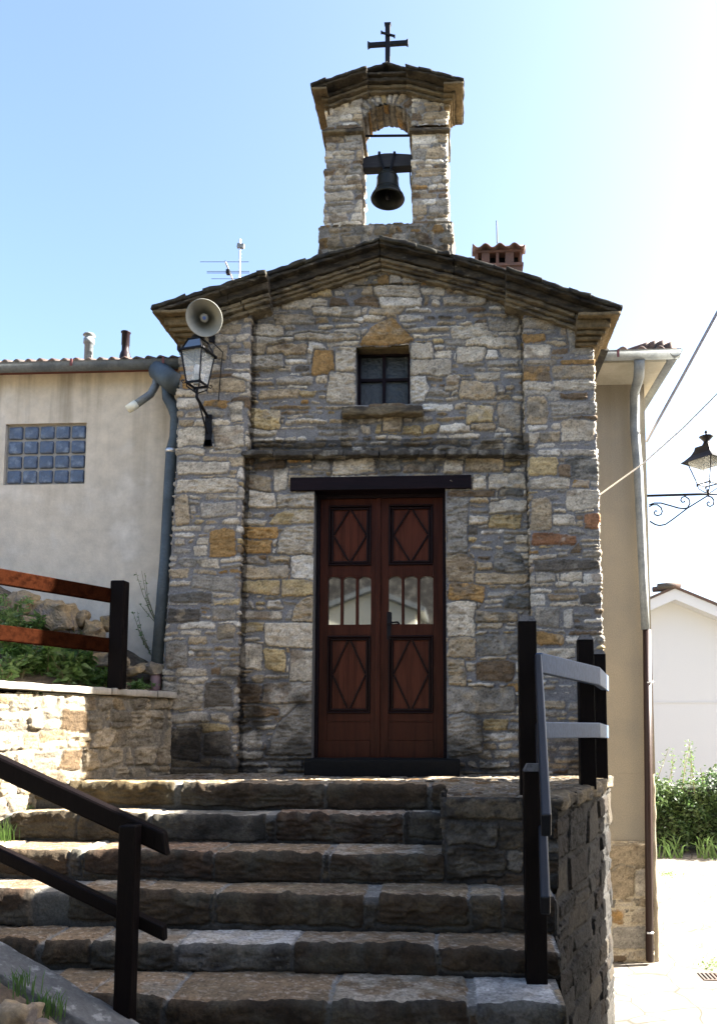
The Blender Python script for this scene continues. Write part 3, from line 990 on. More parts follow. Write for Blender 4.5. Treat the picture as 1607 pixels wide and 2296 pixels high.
# door frame
fr = MB()
xl_, xr_ = dA.x + 0.002, dB.x - 0.002
fr.box(xl_, xl_ + 0.025, DY - 0.03, DY + 0.05, zbot_d, ztop_d).box(xr_ - 0.025, xr_, DY - 0.03, DY + 0.05, zbot_d, ztop_d)
fr.box(xl_ + 0.025, xr_ - 0.025, DY - 0.028, DY + 0.05, ztop_d - 0.03, ztop_d)
fr.build('door_frame', M['beam'], chapel, bevel=0.003)


def zrow(y):
    return at(853, y, DY).z


def door_leaf(xa, xb, stL, stR, name, handle):
    """xa..xb in metres; stL, stR stile widths"""
    z = {k: zrow(v) for k, v in dict(t=1112, p1=1132, p2=1268, l1=1292, l2=1400, q1=1425, q2=1600, b1=1618, b2=1660, b=1701).items()}
    i0, i1 = xa + stL, xb - stR
    y0, y1 = DY, DY + 0.045
    m = MB()
    m.box(xa, i0, y0, y1, z['b'], z['t']).box(i1, xb, y0, y1, z['b'], z['t'])
    for (za, zb, dy) in ((z['p1'], z['t'], 0), (z['l1'], z['p2'], 0), (z['q1'], z['l2'], 0), (z['b1'], z['q2'], 0), (z['b2'] + .003, z['b1'] - .003, 0.004), (z['b'], z['b2'], -0.006)):
        m.box(i0 + .001, i1 - .001, y0 + dy, y1, za, zb)
    # glazed lights: two muntins, arched heads
    wl = (i1 - i0 - 2 * 0.022) / 3
    lights = []
    x = i0
    for k in range(3):
        lights.append((x, x + wl))
        r = wl / 2
        n = 8
        for sgn in (-1, 1):
            cx = x + r
            arc = [(cx + sgn * r * math.cos(t), z['l1'] - 0.028 + 0.026 * math.sin(t)) for t in [math.pi / 2 * i / n for i in range(n + 1)]]
            poly = arc + [(cx + sgn * r, z['l1'] + 0.001)]
            if arc[-1][1] < z['l1']:
                poly = arc + [(cx, z['l1'] + 0.001), (cx + sgn * r, z['l1'] + 0.001)]
            pp = [(px_, y0 + 0.002, pz_) for px_, pz_ in poly]
            if sgn > 0:
                pp = pp[::-1]
            m.prism(pp, (0, 0.038, 0))
        if k < 2:
            m.box(x + wl, x + wl + 0.022, y0 + 0.003, y1 - .002, z['l2'], z['l1'])
        x += wl + 0.022
    leaf = m.build('door', M['wood'], chapel, bevel=0.003)
    g = MB()
    for (la, lb) in lights:
        g.box(la, lb, y0 + 0.028, y0 + 0.033, z['l2'], z['l1'])
    for (la, lb) in lights:
        MB().box(la + .001, lb - .001, y0 + 0.028, y0 + 0.034, z['l2'] + .001, z['l1']).build('pane', M['glass'], leaf)
    for (za, zb) in ((z['p2'], z['p1']), (z['q2'], z['q1'])):
        p = MB()
        p.box(i0 + .001, i1 - .001, y0 + 0.016, y0 + 0.03, za, zb)
        pan = p.build('panel', M['panel_wood'], leaf)
        # raised moulding ring with a second inner step
        mo = MB()
        for (ins, w_, yo) in ((0.0, 0.017, -0.014), (0.020, 0.020, -0.002)):
            a0, a1, c0_, c1_ = i0 + ins, i1 - ins, za + ins, zb - ins
            mo.box(a0, a1, y0 + yo, y0 + 0.02, c0_, c0_ + w_).box(a0, a1, y0 + yo, y0 + 0.02, c1_ - w_, c1_)
            mo.box(a0, a0 + w_, y0 + yo, y0 + 0.02, c0_ + w_, c1_ - w_).box(a1 - w_, a1, y0 + yo, y0 + 0.02, c0_ + w_, c1_ - w_)
        mo.build('moulding', M['wood_dark'], leaf, bevel=0.006)
        dm = MB()
        cx, cz = (i0 + i1) / 2, (za + zb) / 2
        hx, hz = (i1 - i0) / 2 - 0.042, (zb - za) / 2 - 0.042
        tx = 0.012
        for sx in (-1, 1):
            for sz in (-1, 1):
                dm.bar((cx + sx * tx, y0 + 0.008, cz + sz * hz), (cx + sx * hx, y0 + 0.008, cz + sz * 0.004), 0.016, 0.013, (0, 1, 0))
        dm.build('diamond_moulding', M['wood_dark'], leaf, bevel=0.003)
    return leaf


mL, mR = D(848, 1400).x, D(857, 1400).x
leafA = door_leaf(xl_ + 0.026, mL, 0.092 - 0.026, 0.062, 'door', False)
leafB = door_leaf(mL + 0.004, xr_ - 0.026, 0.078, 0.105 - 0.026, 'door', True)
MB().box(mL - 0.020, mL + 0.018, DY - 0.016, DY + 0.003, zrow(1701), zrow(1112)).build('meeting_strip', M['wood'], leafA, bevel=0.005)
hd = MB()
hp = D(872, 1398)
hd.box(hp.x - 0.017, hp.x + 0.017, DY - 0.008, DY + 0.002, zrow(1435), zrow(1372))
hd.tube([(hp.x, DY, hp.z), (hp.x, DY - 0.045, hp.z), (hp.x + 0.02, DY - 0.05, hp.z + 0.002), (hp.x + 0.075, DY - 0.048, hp.z + 0.006), (hp.x + 0.085, DY - 0.04, hp.z - 0.008)], 0.008, 8)
hd.build('handle', M['iron'], leafB, bevel=0.002)

# ================================================================== bell gable
BY = 0.0
BD = 0.28                                              # depth of the piers


def box_path(x0, x1, y0, y1):
    def f(z):
        o = np.ones_like(z)
        a, c = (x0(z) if callable(x0) else x0 * o), (x1(z) if callable(x1) else x1 * o)
        return [(a, y1 * o), (a, y0 * o), (c, y0 * o), (c, y1 * o), (a, y1 * o)]
    return f


zb0, zb1 = at(865, 640, BY).z, at(865, 508, BY).z
zi0, zi1 = at(865, 303, BY).z, at(865, 285, BY).z
zu1 = at(865, 165, BY).z
b0x, b1x = at(717, 540, -0.02).x, at(1014, 540, -0.02).x
dark_base = lambda X, Y, Z: np.repeat((0.62 + 0.2 * fb(X * 4, Z * 4, 3.0))[..., None], 3, -1)
belfry = strip('belfry', box_path(b0x, b1x, -0.02, BD + 0.03), zb0, zb1, 'blocks', 21, chapel, 0.009, stain=dark_base, amp=0.6)
MB().box(b0x + 0.012, b1x - 0.012, -0.01, BD + 0.02, zb0, zb1 - 0.006).build('belfry_core', M['core'], belfry)
plx0, plx1 = xz([(730, 500), (735, 300)], BY), xz([(809, 500), (806, 300)], BY)
prx0, prx1 = xz([(928, 500), (926, 300)], BY), xz([(1003, 500), (998, 300)], BY)
grime = lambda X, Y, Z: np.repeat((1.22 + 0.25 * fb(X * 5, Z * 5, 8.0))[..., None], 3, -1)
for (fa, fc, sd) in ((plx0, plx1, 31), (prx0, prx1, 37)):
    p_ = strip('pillar', box_path(fa, fc, BY, BY + BD), zb1 - 0.02, zi0 + 0.01, 'belfry', sd, belfry, 0.0075, stain=grime)
ulx0, ulx1, urx0, urx1 = at(735, 240, BY).x, at(807, 240, BY).x, at(925, 240, BY).x, at(1000, 240, BY).x
zsl = lambda x: np.interp(x, [at(696, 0, BY).x, at(868, 0, BY).x, at(1040, 0, BY).x], [at(700, 190, BY).z, at(868, 145, BY).z, at(1040, 176, BY).z])
for (a0, a1, sd) in ((ulx0, ulx1, 41), (urx0, urx1, 43)):
    strip('pillar', box_path(a0, a1, BY, BY + BD), zi1 - 0.01, zu1, 'belfry', sd, belfry, 0.0075, stain=grime, keep=lambda X, Y, Z: Z < zsl(X) - 0.06)
# arch between the upper piers: radial voussoirs, face strip front and back, curved underside
acx, azs = (ulx1 + urx0) / 2, zi1 + 0.0
ar = (urx0 - ulx1) / 2 - 0.004
vous = []
rng = random.Random(4)
ths = [0.02, 0.30, 0.52, 0.74, 0.98, 1.20, 1.38, 1.56, 1.74, 1.92, 2.10, 2.34, 2.58, 2.84, 3.12]
cols_v = ['grey', 'grey', 'grey', 'brown', 'tan', 'pale', 'white', 'yellow', 'brown', 'tan', 'grey', 'grey', 'slate', 'grey']
face_u0 = ulx1 - 0.01


class _A:                                             # explicit stones in metres instead of photo pixels
    pass


def arch_face(y, sd, flip):
    res = 0.0075
    us = np.arange(ulx1 - 0.012, urx0 + 0.012 + res, res)
    vs = np.arange(zi1 - 0.01, zu1 + 0.02, res)
    ex = []
    for i in range(len(ths) - 1):
        t0, t1 = ths[i] + 0.012, ths[i + 1] - 0.012
        ro = ar + 0.15 + rng.uniform(-0.02, 0.03)
        pl = [(acx + ar * 1.0 * math.cos(t0), azs + ar * math.sin(t0)), (acx + ro * math.cos(t0), azs + ro * math.sin(t0)),
              (acx + ro * math.cos(t1), azs + ro * math.sin(t1)), (acx + ar * math.cos(t1), azs + ar * math.sin(t1))]
        ex.append((pl, cols_v[i]))
    H, C = masonry(us, vs, 'belfry', sd, ex)
    X, Z = np.meshgrid(us, vs)
    sg = -1 if not flip else 1
    Y = y + sg * H * 0.8
    cx_, cz_ = (X[:-1, :-1] + X[1:, 1:]) / 2, (Z[:-1, :-1] + Z[1:, 1:]) / 2
    kp = (np.hypot(cx_ - acx, np.maximum(cz_ - azs, 0)) > ar) & (cz_ < zsl(cx_) - 0.05)
    q = grid_quads(*X.shape, kp)
    return np_mesh('arch_face', np.stack([X, Y, Z], -1).reshape(-1, 3), q if not flip else q[:, ::-1], M['masonry'], belfry, C.reshape(-1, 3))


arch_face(BY + 0.015, 51, False)
arch_face(BY + BD - 0.012, 52, True)
res = 0.0085
us = np.arange(0, math.pi * ar + res, res)
vs = np.arange(0, BD + 0.001, res)
vl = []
x = 0.0
rng = random.Random(14)
while x < us[-1]:
    w = rng.uniform(0.035, 0.075)
    yy = 0.0
    while yy < BD:
        l = rng.uniform(0.12, 0.3)
        vl.append(([(x + .004, yy + .004), (x + w - .004, yy + .004), (x + w - .004, min(yy + l, BD) - .004), (x + .004, min(yy + l, BD) - .004)],
                   rng.choice(['tan', 'brown', 'ochre', 'grey', 'tan'])))
        yy += l
    x += w
H, C = masonry(us, vs, 'belfry', 53, vl)
TT = np.broadcast_to(us[None, :] / ar, H.shape)
RRr = ar + 0.004 - H * 0.8
np_mesh('arch_underside', np.stack([acx - RRr * np.cos(TT), BY + 0.012 + np.broadcast_to(vs[:, None], H.shape) * 0.92, azs + RRr * np.sin(TT)], -1).reshape(-1, 3),
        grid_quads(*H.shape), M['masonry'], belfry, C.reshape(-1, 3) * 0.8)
mb = MB()
n = 20
for i in range(n):                                    # solid core of the arch
    t0, t1 = math.pi * i / n, math.pi * (i + 1) / n
    r0 = ar + 0.012
    pa = [(acx + r0 * math.cos(t), azs + r0 * math.sin(t)) for t in (t0, t1)]
    zt = [min(zsl(np.array(p[0])) - 0.06, 99) for p in pa]
    mb.hexa([(pa[1][0], BY + 0.03, pa[1][1]), (pa[0][0], BY + 0.03, pa[0][1]), (pa[0][0], BY + BD - 0.03, pa[0][1]), (pa[1][0], BY + BD - 0.03, pa[1][1])],
            [(pa[1][0], BY + 0.03, zt[1]), (pa[0][0], BY + 0.03, zt[0]), (pa[0][0], BY + BD - 0.03, zt[0]), (pa[1][0], BY + BD - 0.03, zt[1])])
mb.build('arch_core', M['core'], belfry)
# imposts
for (xa, xb, ya, yb) in ((720, 816, 303, 287), (916, 1009, 300, 283)):
    a, c = at(xa, ya, BY - 0.05), at(xb, yb, BY - 0.05)
    MB().rough((a.x, BY - 0.055, a.z + 0.020), (c.x - a.x, 0, 0), (0, BD + 0.11, 0), (0, 0, 0.026), 0.005, 0.004, 0.018, 14, xa).build('impost', M['slab'], belfry, smooth=True)
# little stepped roof of the bell gable
chapel_parent = belfry
BW, BC = BY - 0.20, BY - 0.13
wl_ = [at(696, 187, BW), at(821, 144, BW)]
wc_ = [at(816, 153, BC), at(868, 137, BC), at(912, 150, BC)]
wr_ = [at(908, 140, BW), at(1040, 172, BW)]
lw = [(0.022, 0.044, BW + 0.010, 0.008), (0.046, 0.072, BW + 0.095, 0.075), (0.074, 0.098, BW + 0.122, 0.098), (0.100, 0.124, BW + 0.15, 0.118)]
lc = [(0.022, 0.044, BC + 0.010, 0), (0.046, 0.078, BC + 0.045, 0), (0.080, 0.106, BC + 0.072, 0), (0.108, 0.134, BC + 0.10, 0)]
raking('cornice', wl_, lw, 61, M['slab'], y_back=BD - 0.015, shorten=(1, 0))
raking('cornice', wc_, lc, 62, M['slab'], y_back=BD - 0.015)
raking('cornice', wr_, lw, 63, M['slab'], y_back=BD - 0.015, shorten=(0, 1))
for sx, e, sd, xin in ((-1, wl_[0], 64, ulx0), (1, wr_[1], 65, urx1)):
    mb = MB()
    for i, (o0, o1, yf, ins) in enumerate(lw):
        xo = e.x - sx * ins
        mb.rough((xo, yf, e.z - o1 - 0.002 * i), (xin - xo - sx * 0.02, 0, 0), (0, BD - 0.01 - yf - 0.02 * i, 0), (0, 0, o1 - o0 - 0.002), 0.004, 0.004, 0.02, 14, sd + i)
    mb.build('eave_cornice', M['soffit'], belfry, smooth=True)
mb = MB()
rng = random.Random(8)
for seg, yf in ((wl_, BW), (wc_[:2], BC), (wc_[1:], BC), (wr_, BW)):
    A, B = np.array(seg[0]), np.array(seg[1])
    L_ = np.linalg.norm(B - A)
    t = 0
    while t < L_ - 0.01:
        l = min(rng.uniform(0.1, 0.22), L_ - t)
        p, d = A + (B - A) * t / L_, (B - A) * min(l + 0.01, L_ - t) / L_
        d = d + np.array([0, 0, rng.uniform(-.006, .006)])
        mb.rough((p[0], yf + rng.uniform(-.008, .008), p[2] - 0.024), d, (0, BD - 0.0 - yf, 0), (0, 0, 0.022), 0.006, 0.005, 0.02, 18, t * 9 + yf)
        t += l
mb.build('roof', M['slate'], belfry, smooth=True)
chapel_parent = chapel
a, c = at(812, 305, BY + 0.12), at(922, 304, BY + 0.12)
MB().tube([a, c], 0.010, 8).build('tie_rod', M['iron'], belfry)

# cross on the bell gable
cr = thing('iron_cross', 'dark iron cross with flared arms on top of the bell gable', 'cross', (at(869, 140, BY).x, BY, at(869, 140, BY).z))
YX = BY - 0.02
k0, k1 = at(869, 152, YX), at(869, 57, YX)
m = MB().bar(k0, k1, 0.042, 0.03, (0, 1, 0))
m.hexa([(k1.x - .021, YX - .015, k1.z - .01), (k1.x + .021, YX - .015, k1.z - .01), (k1.x + .021, YX + .015, k1.z - .01), (k1.x - .021, YX + .015, k1.z - .01)],
       [(k1.x - .03, YX - .02, k1.z + .014), (k1.x + .03, YX - .02, k1.z + .014), (k1.x + .03, YX + .02, k1.z + .014), (k1.x - .03, YX + .02, k1.z + .014)])
m.build('upright', M['iron'], cr, bevel=0.003)
a, c = at(824, 102, YX), at(915, 96, YX)
m = MB().bar(a + Vector((.01, 0, 0)), c - Vector((.01, 0, 0)), 0.036, 0.026, (0, 1, 0))
for p, q in ((a, a + Vector((.022, 0, .001))), (c, c - Vector((.022, 0, .001)))):
    m.hexa([p + Vector((0, -.018, -.028)), p + Vector((0, .018, -.028)), p + Vector((0, .018, .028)), p + Vector((0, -.018, .028))],
           [q + Vector((0, -.013, -.018)), q + Vector((0, .013, -.018)), q + Vector((0, .013, .018)), q + Vector((0, -.013, .018))])
m.build('arm', M['iron'], cr, bevel=0.003)
m = MB()
a, c = at(855, 73, YX - 0.02), at(884, 81, YX - 0.02)
m.bar(a, c, 0.016, 0.012, (0, 1, 0))
m.bar(a + Vector((0, 0, -.012)), a + Vector((0, 0, .014)), 0.012, 0.012, (0, 1, 0)).bar(c + Vector((0, 0, -.016)), c + Vector((0, 0, .010)), 0.012, 0.012, (0, 1, 0))
m.build('title_bar', M['iron'], cr)

# bell
bellY = BY + 0.13
bp = at(869, 385, bellY)
bell = thing('church_bell', 'dark bronze church bell hanging from a wooden yoke inside the bell gable', 'bell', (bp.x, bp.y, bp.z))
sc = 6.3 / 1750
prof = [(0.0, 0.005), (0.035, 0.003), (0.062, -0.012), (0.078, -0.035), (0.083, -0.06), (0.086, -0.10), (0.091, -0.14), (0.100, -0.175), (0.114, -0.205), (0.127, -0.222), (0.133, -0.238),
        (0.130, -0.246), (0.122, -0.243), (0.106, -0.21), (0.09, -0.17), (0.078, -0.12), (0.07, -0.06), (0.05, -0.03), (0.0, -0.02)]
tz = -0.010
prof = [(r_ * 1.1, h_) for r_, h_ in prof]
MB().lathe(prof, (bp.x, bp.y, bp.z + tz), (0, 0, 1), 40).build('bell_body', M['bronze'], bell, smooth=True)
m = MB()
for zz in (-0.055, -0.165, -0.215):
    r_ = np.interp(-zz, [-p[1] for p in prof[:11]], [p[0] for p in prof[:11]])
    m.tube([(bp.x + math.cos(t) * (r_ + .001), bp.y + math.sin(t) * (r_ + .001), bp.z + tz + zz) for t in np.linspace(0, 2 * math.pi, 33)], 0.003, 6)
m.build('bell_moulding', M['bronze'], bell, smooth=True)
m = MB().tube([(bp.x, bp.y, bp.z - 0.03), (bp.x + .004, bp.y, bp.z - 0.21)], 0.008, 8).lathe([(0, -.03), (.018, -.02), (.024, 0), (.018, .02), (0, .03)], (bp.x + .004, bp.y, bp.z - .225), (0, 0, 1), 16)
m.build('clapper', M['iron'], bell, smooth=True)
y0, y1 = at(813, 385, bellY), at(926, 352, bellY)
m = MB().prism([(y0.x, bellY - .045, y0.z), (y1.x, bellY - .045, y0.z + .008), (y1.x, bellY - .045, y1.z - .012), (y1.x - .03, bellY - .045, y1.z - .004), (bp.x + .03, bellY - .045, y1.z + .012),
                (bp.x - .03, bellY - .045, y1.z + .012), (y0.x + .04, bellY - .045, y1.z - .012), (y0.x, bellY - .045, y1.z - .03)], (0, 0.09, 0))
m.build('yoke', M['yoke'], bell, bevel=0.006)
m = MB()
for (xa, xb) in ((850, 862), (884, 874)):
    t_, b_ = at(xa, 346, bellY - .055), at(xb, 385, bellY - .052)
    m.bar(t_, b_, 0.017, 0.010, (0, 1, 0))
    m.lathe([(0, -.012), (.012, -.012), (.012, .016), (0, .016)], t_ + Vector((0, 0, .004)), (0, 0, 1), 8)
    m.tube([t_ + Vector((0, 0, .004)), t_ + Vector((0, 0.11, .004))], 0.008, 6)
m.build('strap', M['iron'], bell)
m = MB().bar((bp.x - .02, bp.y - .02, bp.z - .01), (bp.x - .02, bp.y - .02, bp.z + .03), 0.02, 0.02).bar((bp.x + .02, bp.y - .02, bp.z - .01), (bp.x + .02, bp.y - .02, bp.z + .03), 0.02, 0.02)
m.build('crown_loop', M['bronze'], bell)
r0 = at(919, 384, bellY)
MB().tube([r0, at(920, 410, bellY), at(924, 432, bellY - .03)], 0.006, 6).build('pull_arm', M['iron'], bell)
MB().tube([at(924, 432, bellY - .03), at(926, 445, bellY - .03), at(926.5, 470, bellY), at(927, 505, bellY + .05)], 0.003, 5).build('bell_rope', M['steel'], bell)

# ================================================================== staircase and landing
stairs = thing('stone_staircase', 'worn brown stone staircase climbing to the chapel landing', 'staircase', (-0.6, -1.5, 0))
WALLP = [(0.425, -4.2), (0.43, -3.3), (0.445, -2.7), (0.50, -2.02), (0.56, -1.67), (0.70, -1.30), (0.85, -0.98), (1.02, -0.5), (1.165, -0.06)]
wx = lambda y: np.interp(y, [p[1] for p in WALLP], [p[0] for p in WALLP])
STEPS = [  # z, front Y, back Y, z below, x left, x right, stone joints in photo pixels (left, right, palette), pixel depth
    (0.0, -1.03, -0.62, -0.156, -2.80, -0.06, [(40, 136, 'tan'), (140, 392, 'ochre'), (405, 728, 'brown'), (734, 962, 'brown'), (968, 1000, 'brown')], 5.15),
    (-0.156, -1.28, -0.95, -0.329, -2.86, -0.06, [(12, 168, 'tan'), (174, 338, 'tan'), (344, 598, 'grey'), (617, 906, 'rust'), (922, 1000, 'grey')], 4.90),
    (-0.329, -1.66, -1.20, -0.486, -3.3, -0.06, [(-160, -20, 'tan'), (-14, 146, 'brown'), (152, 182, 'grey'), (190, 300, 'rust'), (300, 482, 'rust'), (486, 727, 'brown'), (742, 1000, 'brown')], 4.52),
    (-0.486, -2.02, -1.58, -0.654, -3.3, 0.525, [(-160, 72, 'rust'), (150, 300, 'brown'), (300, 478, 'brown'), (488, 816, 'brown'), (846, 1050, 'brown'), (1054, 1120, 'grey'), (1124, 1230, 'brown')], 4.16),
    (-0.654, -2.32, -1.94, -0.776, -3.3, 0.50, [(-160, 90, 'brown'), (95, 205, 'brown'), (209, 398, 'grey'), (402, 660, 'white'), (664, 972, 'brown'), (978, 1240, 'brown')], 3.86),
    (-0.776, -2.70, -2.24, -0.95, -2.6, 0.47, [(60, 195, 'brown'), (200, 372, 'brown'), (378, 734, 'brown'), (742, 1042, 'brown'), (1060, 1240, 'white')], 3.48),
    (-0.95, -3.15, -2.62, -1.12, -2.2, 0.455, [(100, 420, 'brown'), (425, 800, 'brown'), (806, 1100, 'brown'), (1105, 1290, 'brown')], 3.03),
]
PAL['rust'] = (0.30, 0.155, 0.075)
STEPCOL = {'brown': (0.21, 0.145, 0.085), 'rust': (0.215, 0.133, 0.08), 'tan': (0.33, 0.25, 0.15), 'ochre': (0.34, 0.24, 0.11), 'grey': (0.25, 0.22, 0.175), 'white': (0.42, 0.395, 0.36)}
for i, (z, yf, yb, zb, x0, x1, joints, dep) in enumerate(STEPS):
    R = 0.022
    prof = [(y, z, 0, 1) for y in np.arange(yb, yf + R, -0.010)]
    ntr = len(prof)
    prof += [(yf + R - R * math.sin(t), z - R + R * math.cos(t), -math.sin(t), math.cos(t)) for t in np.linspace(0.2, math.pi / 2, 5)]
    prof += [(yf, zz, -1, 0) for zz in np.arange(z - R - 0.006, zb - 0.012, -0.007)]
    pr = np.array(prof)
    vv = np.concatenate([[0], np.cumsum(np.hypot(np.diff(pr[:, 0]), np.diff(pr[:, 1])))])
    uu = np.arange(x0, x1, 0.0075)
    tr = vv[ntr - 1]
    STYLE['step'] = dict(STYLE['dark'], mortar=(0.20, 0.19, 0.17), rough=0.0085)
    pal_save = dict(PAL)
    PAL.update(STEPCOL)
    ex = []
    rng = random.Random(70 + i)
    # mortar first over everything, then the stones of the photo
    for (pa, pb, cn) in joints:
        xa, xb = (pa - 1020) / 1750 * dep, (pb - 1020) / 1750 * dep
        low = vv[-1] - rng.uniform(0.015, 0.05)
        ex.append(([(xa + .004, 0.05 + rng.uniform(0, .06)), (xb - .004, 0.05 + rng.uniform(0, .06)), (xb - .004 + rng.uniform(-.01, .01), low), (xa + .004 + rng.uniform(-.01, .01), low + rng.uniform(-.02, .01))], cn))
    save = (STYLE['step']['h'])
    STYLE['step']['h'] = (9.0, 9.1)
    H, C = masonry(uu, vv, 'step', 80 + i, [([(x0 - 1, -1), (x1 + 1, -1), (x1 + 1, 0.0001), (x0 - 1, 0.0001)], 'grey')] + ex)
    PAL.update(pal_save)
    blank = H > 0.2
    H = np.where(blank, 0.0, H)
    C = np.where(blank[..., None], 0.16, C)
    U, V = np.meshgrid(uu, vv)
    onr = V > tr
    # sky-lit treads painted lighter, shaded risers painted darker; pale flakes on the treads
    flk = (fb(U * 42, V * 85, 5.0 + i) > 0.33) & ~onr
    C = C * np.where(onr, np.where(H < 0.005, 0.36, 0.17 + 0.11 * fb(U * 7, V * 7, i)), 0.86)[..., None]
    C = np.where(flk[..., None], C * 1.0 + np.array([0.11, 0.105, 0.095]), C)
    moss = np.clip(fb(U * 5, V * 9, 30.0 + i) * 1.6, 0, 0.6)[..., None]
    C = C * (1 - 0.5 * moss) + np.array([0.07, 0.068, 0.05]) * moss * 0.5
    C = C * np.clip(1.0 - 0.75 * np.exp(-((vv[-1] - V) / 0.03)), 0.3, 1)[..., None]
    ybase = np.broadcast_to(pr[:, 0:1], U.shape)
    zbase = np.broadcast_to(pr[:, 1:2], U.shape)
    ny, nz = pr[:, 2:3], pr[:, 3:4]
    dx = fb(U * 2.2, 3.0 * i, 0.5)
    wavey = 0.030 * dx + 0.012 * fb(U * 9, 7.0 * i, 0.2)
    wavez = 0.016 * fb(U * 1.7 + 4, 5.0 * i, 0.8) + 0.007 * fb(U * 8, 9.0 * i, 0.1)
    near = np.clip((V - tr + 0.30) / 0.30, 0, 1)
    chip = -0.02 * np.clip(fb(U * 13, i * 3.0, 2.0) - 0.15, 0, 1) * np.exp(-((V - tr - 0.015) / 0.03) ** 2)
    Hh = H * np.where(onr, 1.0, 0.35) + chip
    Y = ybase + ny * Hh + wavey * near
    Z = zbase + nz * Hh + wavez * near * np.where(onr, np.clip((vv[-1] - V) / 0.16, 0, 1), 1)
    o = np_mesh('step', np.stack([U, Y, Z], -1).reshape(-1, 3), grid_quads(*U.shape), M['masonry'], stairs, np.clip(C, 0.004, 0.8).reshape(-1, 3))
    # solid body of the step
    MB().box(x0 + 0.004, x1 - 0.004, yf + 0.05, yb + 0.6, STREET, z - 0.035 - 0.001 * i).build('step_core', M['core'], o)

# landing paving and the block that carries the right part of the landing
res = 0.010
us, vs = np.arange(-2.9, 1.24, res), np.arange(-1.72, 0.06, res)
H, C = masonry(us, vs, 'blocks', 91)
U, V = np.meshgrid(us, vs)
edge = np.where(U < -0.06, -0.70, -1.665 + 0.012 * fb(U * 9, 1.0, 4.0))
cx_ = lambda A: (A[:-1, :-1] + A[1:, 1:]) / 2
kp = (cx_(V) > cx_(edge)) & (cx_(U) < wx(cx_(V)) + 0.015)
wz = 0.010 * fb(U * 2, V * 2, 6.0)
C = np.clip(C * np.array([0.72, 0.66, 0.58]) * 0.7 + 0.10 * (fb(U * 42, V * 42, 5.0) > 0.36)[..., None], 0, 0.6)
np_mesh('landing', np.stack([U, V, 0.0 + H * 0.35 + wz - 0.004], -1).reshape(-1, 3), grid_quads(*U.shape, kp), M['masonry'], stairs, C.reshape(-1, 3))
MB().prism([(-2.75, -0.66, -0.03), (-0.06, -0.66, -0.03), (-0.055, -1.64, -0.03), (0.53, -1.64, -0.03), (0.66, -1.30, -0.03), (0.81, -0.98, -0.03), (0.98, -0.5, -0.03), (1.12, 0.0, -0.03), (-2.3, 0.0, -0.03)],
           (0, 0, STREET + 0.03)).build('landing_core', M['core'], stairs)
STYLE['block_face'] = dict(STYLE['dark'], h=(0.10, 0.20), asp=(1.2, 3.0))
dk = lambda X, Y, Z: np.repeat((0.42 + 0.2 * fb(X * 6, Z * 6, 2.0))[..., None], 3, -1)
strip('landing_block', lambda z: [(-0.062 + 0 * z, -1.0 + 0 * z), (-0.062 + 0 * z, -1.66 + 0 * z), (0.575 + 0 * z, -1.66 + 0 * z)], -0.5, -0.004, 'block_face', 95, stairs, 0.0075,
      [(1, -1.66, [rect(1002, 1790, 1166, 1838, 'dark'), rect(1004, 1842, 1110, 1900, 'grey'), rect(1112, 1842, 1170, 1905, 'dark'), rect(1004, 1905, 1130, 1972, 'dark'), rect(1134, 1912, 1166, 1950, 'grey')])], stain=dk)


STYLE['side'] = dict(STYLE['dark'], h=(0.12, 0.27), asp=(1.5, 3.4), gap=(0.012, 0.035), proud=(0.008, 0.026), rough=0.006, mortar=(0.20, 0.19, 0.175),
                     pal=[('grey', 5), ('brown', 4), ('tan', 3), ('dark', 3)])


def wall_top(X, Y, Z):
    t = np.select([Y > -1.67, Y > -2.03, Y > -2.33, Y > -2.71, Y > -3.16], [-0.006, -0.50, -0.67, -0.79, -0.965], -1.14)
    return Z < t


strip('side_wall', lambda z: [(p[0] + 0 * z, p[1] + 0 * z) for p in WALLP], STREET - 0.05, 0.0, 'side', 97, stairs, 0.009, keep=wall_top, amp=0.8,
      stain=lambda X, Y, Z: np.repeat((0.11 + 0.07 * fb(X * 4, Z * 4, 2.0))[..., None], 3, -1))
cb = MB()
for i in range(len(WALLP) - 1):
    (xa, ya), (xb, yb) = WALLP[i], WALLP[i + 1]
    zt = {0: -0.99, 1: -0.99, 2: -0.82, 3: -0.53}.get(i, -0.05)
    ya, xa = ya + 0.06, float(wx(ya + 0.06))
    cb.hexa([(xa - .3, ya, STREET), (xa - .008, ya, STREET), (xb - .008, yb, STREET), (xb - .3, yb, STREET)], [(xa - .3, ya, zt), (xa - .008, ya, zt), (xb - .008, yb, zt), (xb - .3, yb, zt)])
cb.build('side_core', M['core'], stairs)
# edge stones of the landing over the side wall
mb = MB()
for i in range(4, len(WALLP) - 1):
    a, c = WALLP[i], WALLP[i + 1]
    mb.rough((a[0] - 0.10, a[1], -0.075), (c[0] - a[0], c[1] - a[1] - 0.004, 0), (0.135, -0.02, 0), (0, 0, 0.083), 0.016, 0.014, 0.02, 12, i)
mb.build('edge_stone', M['slab'], stairs, smooth=True)

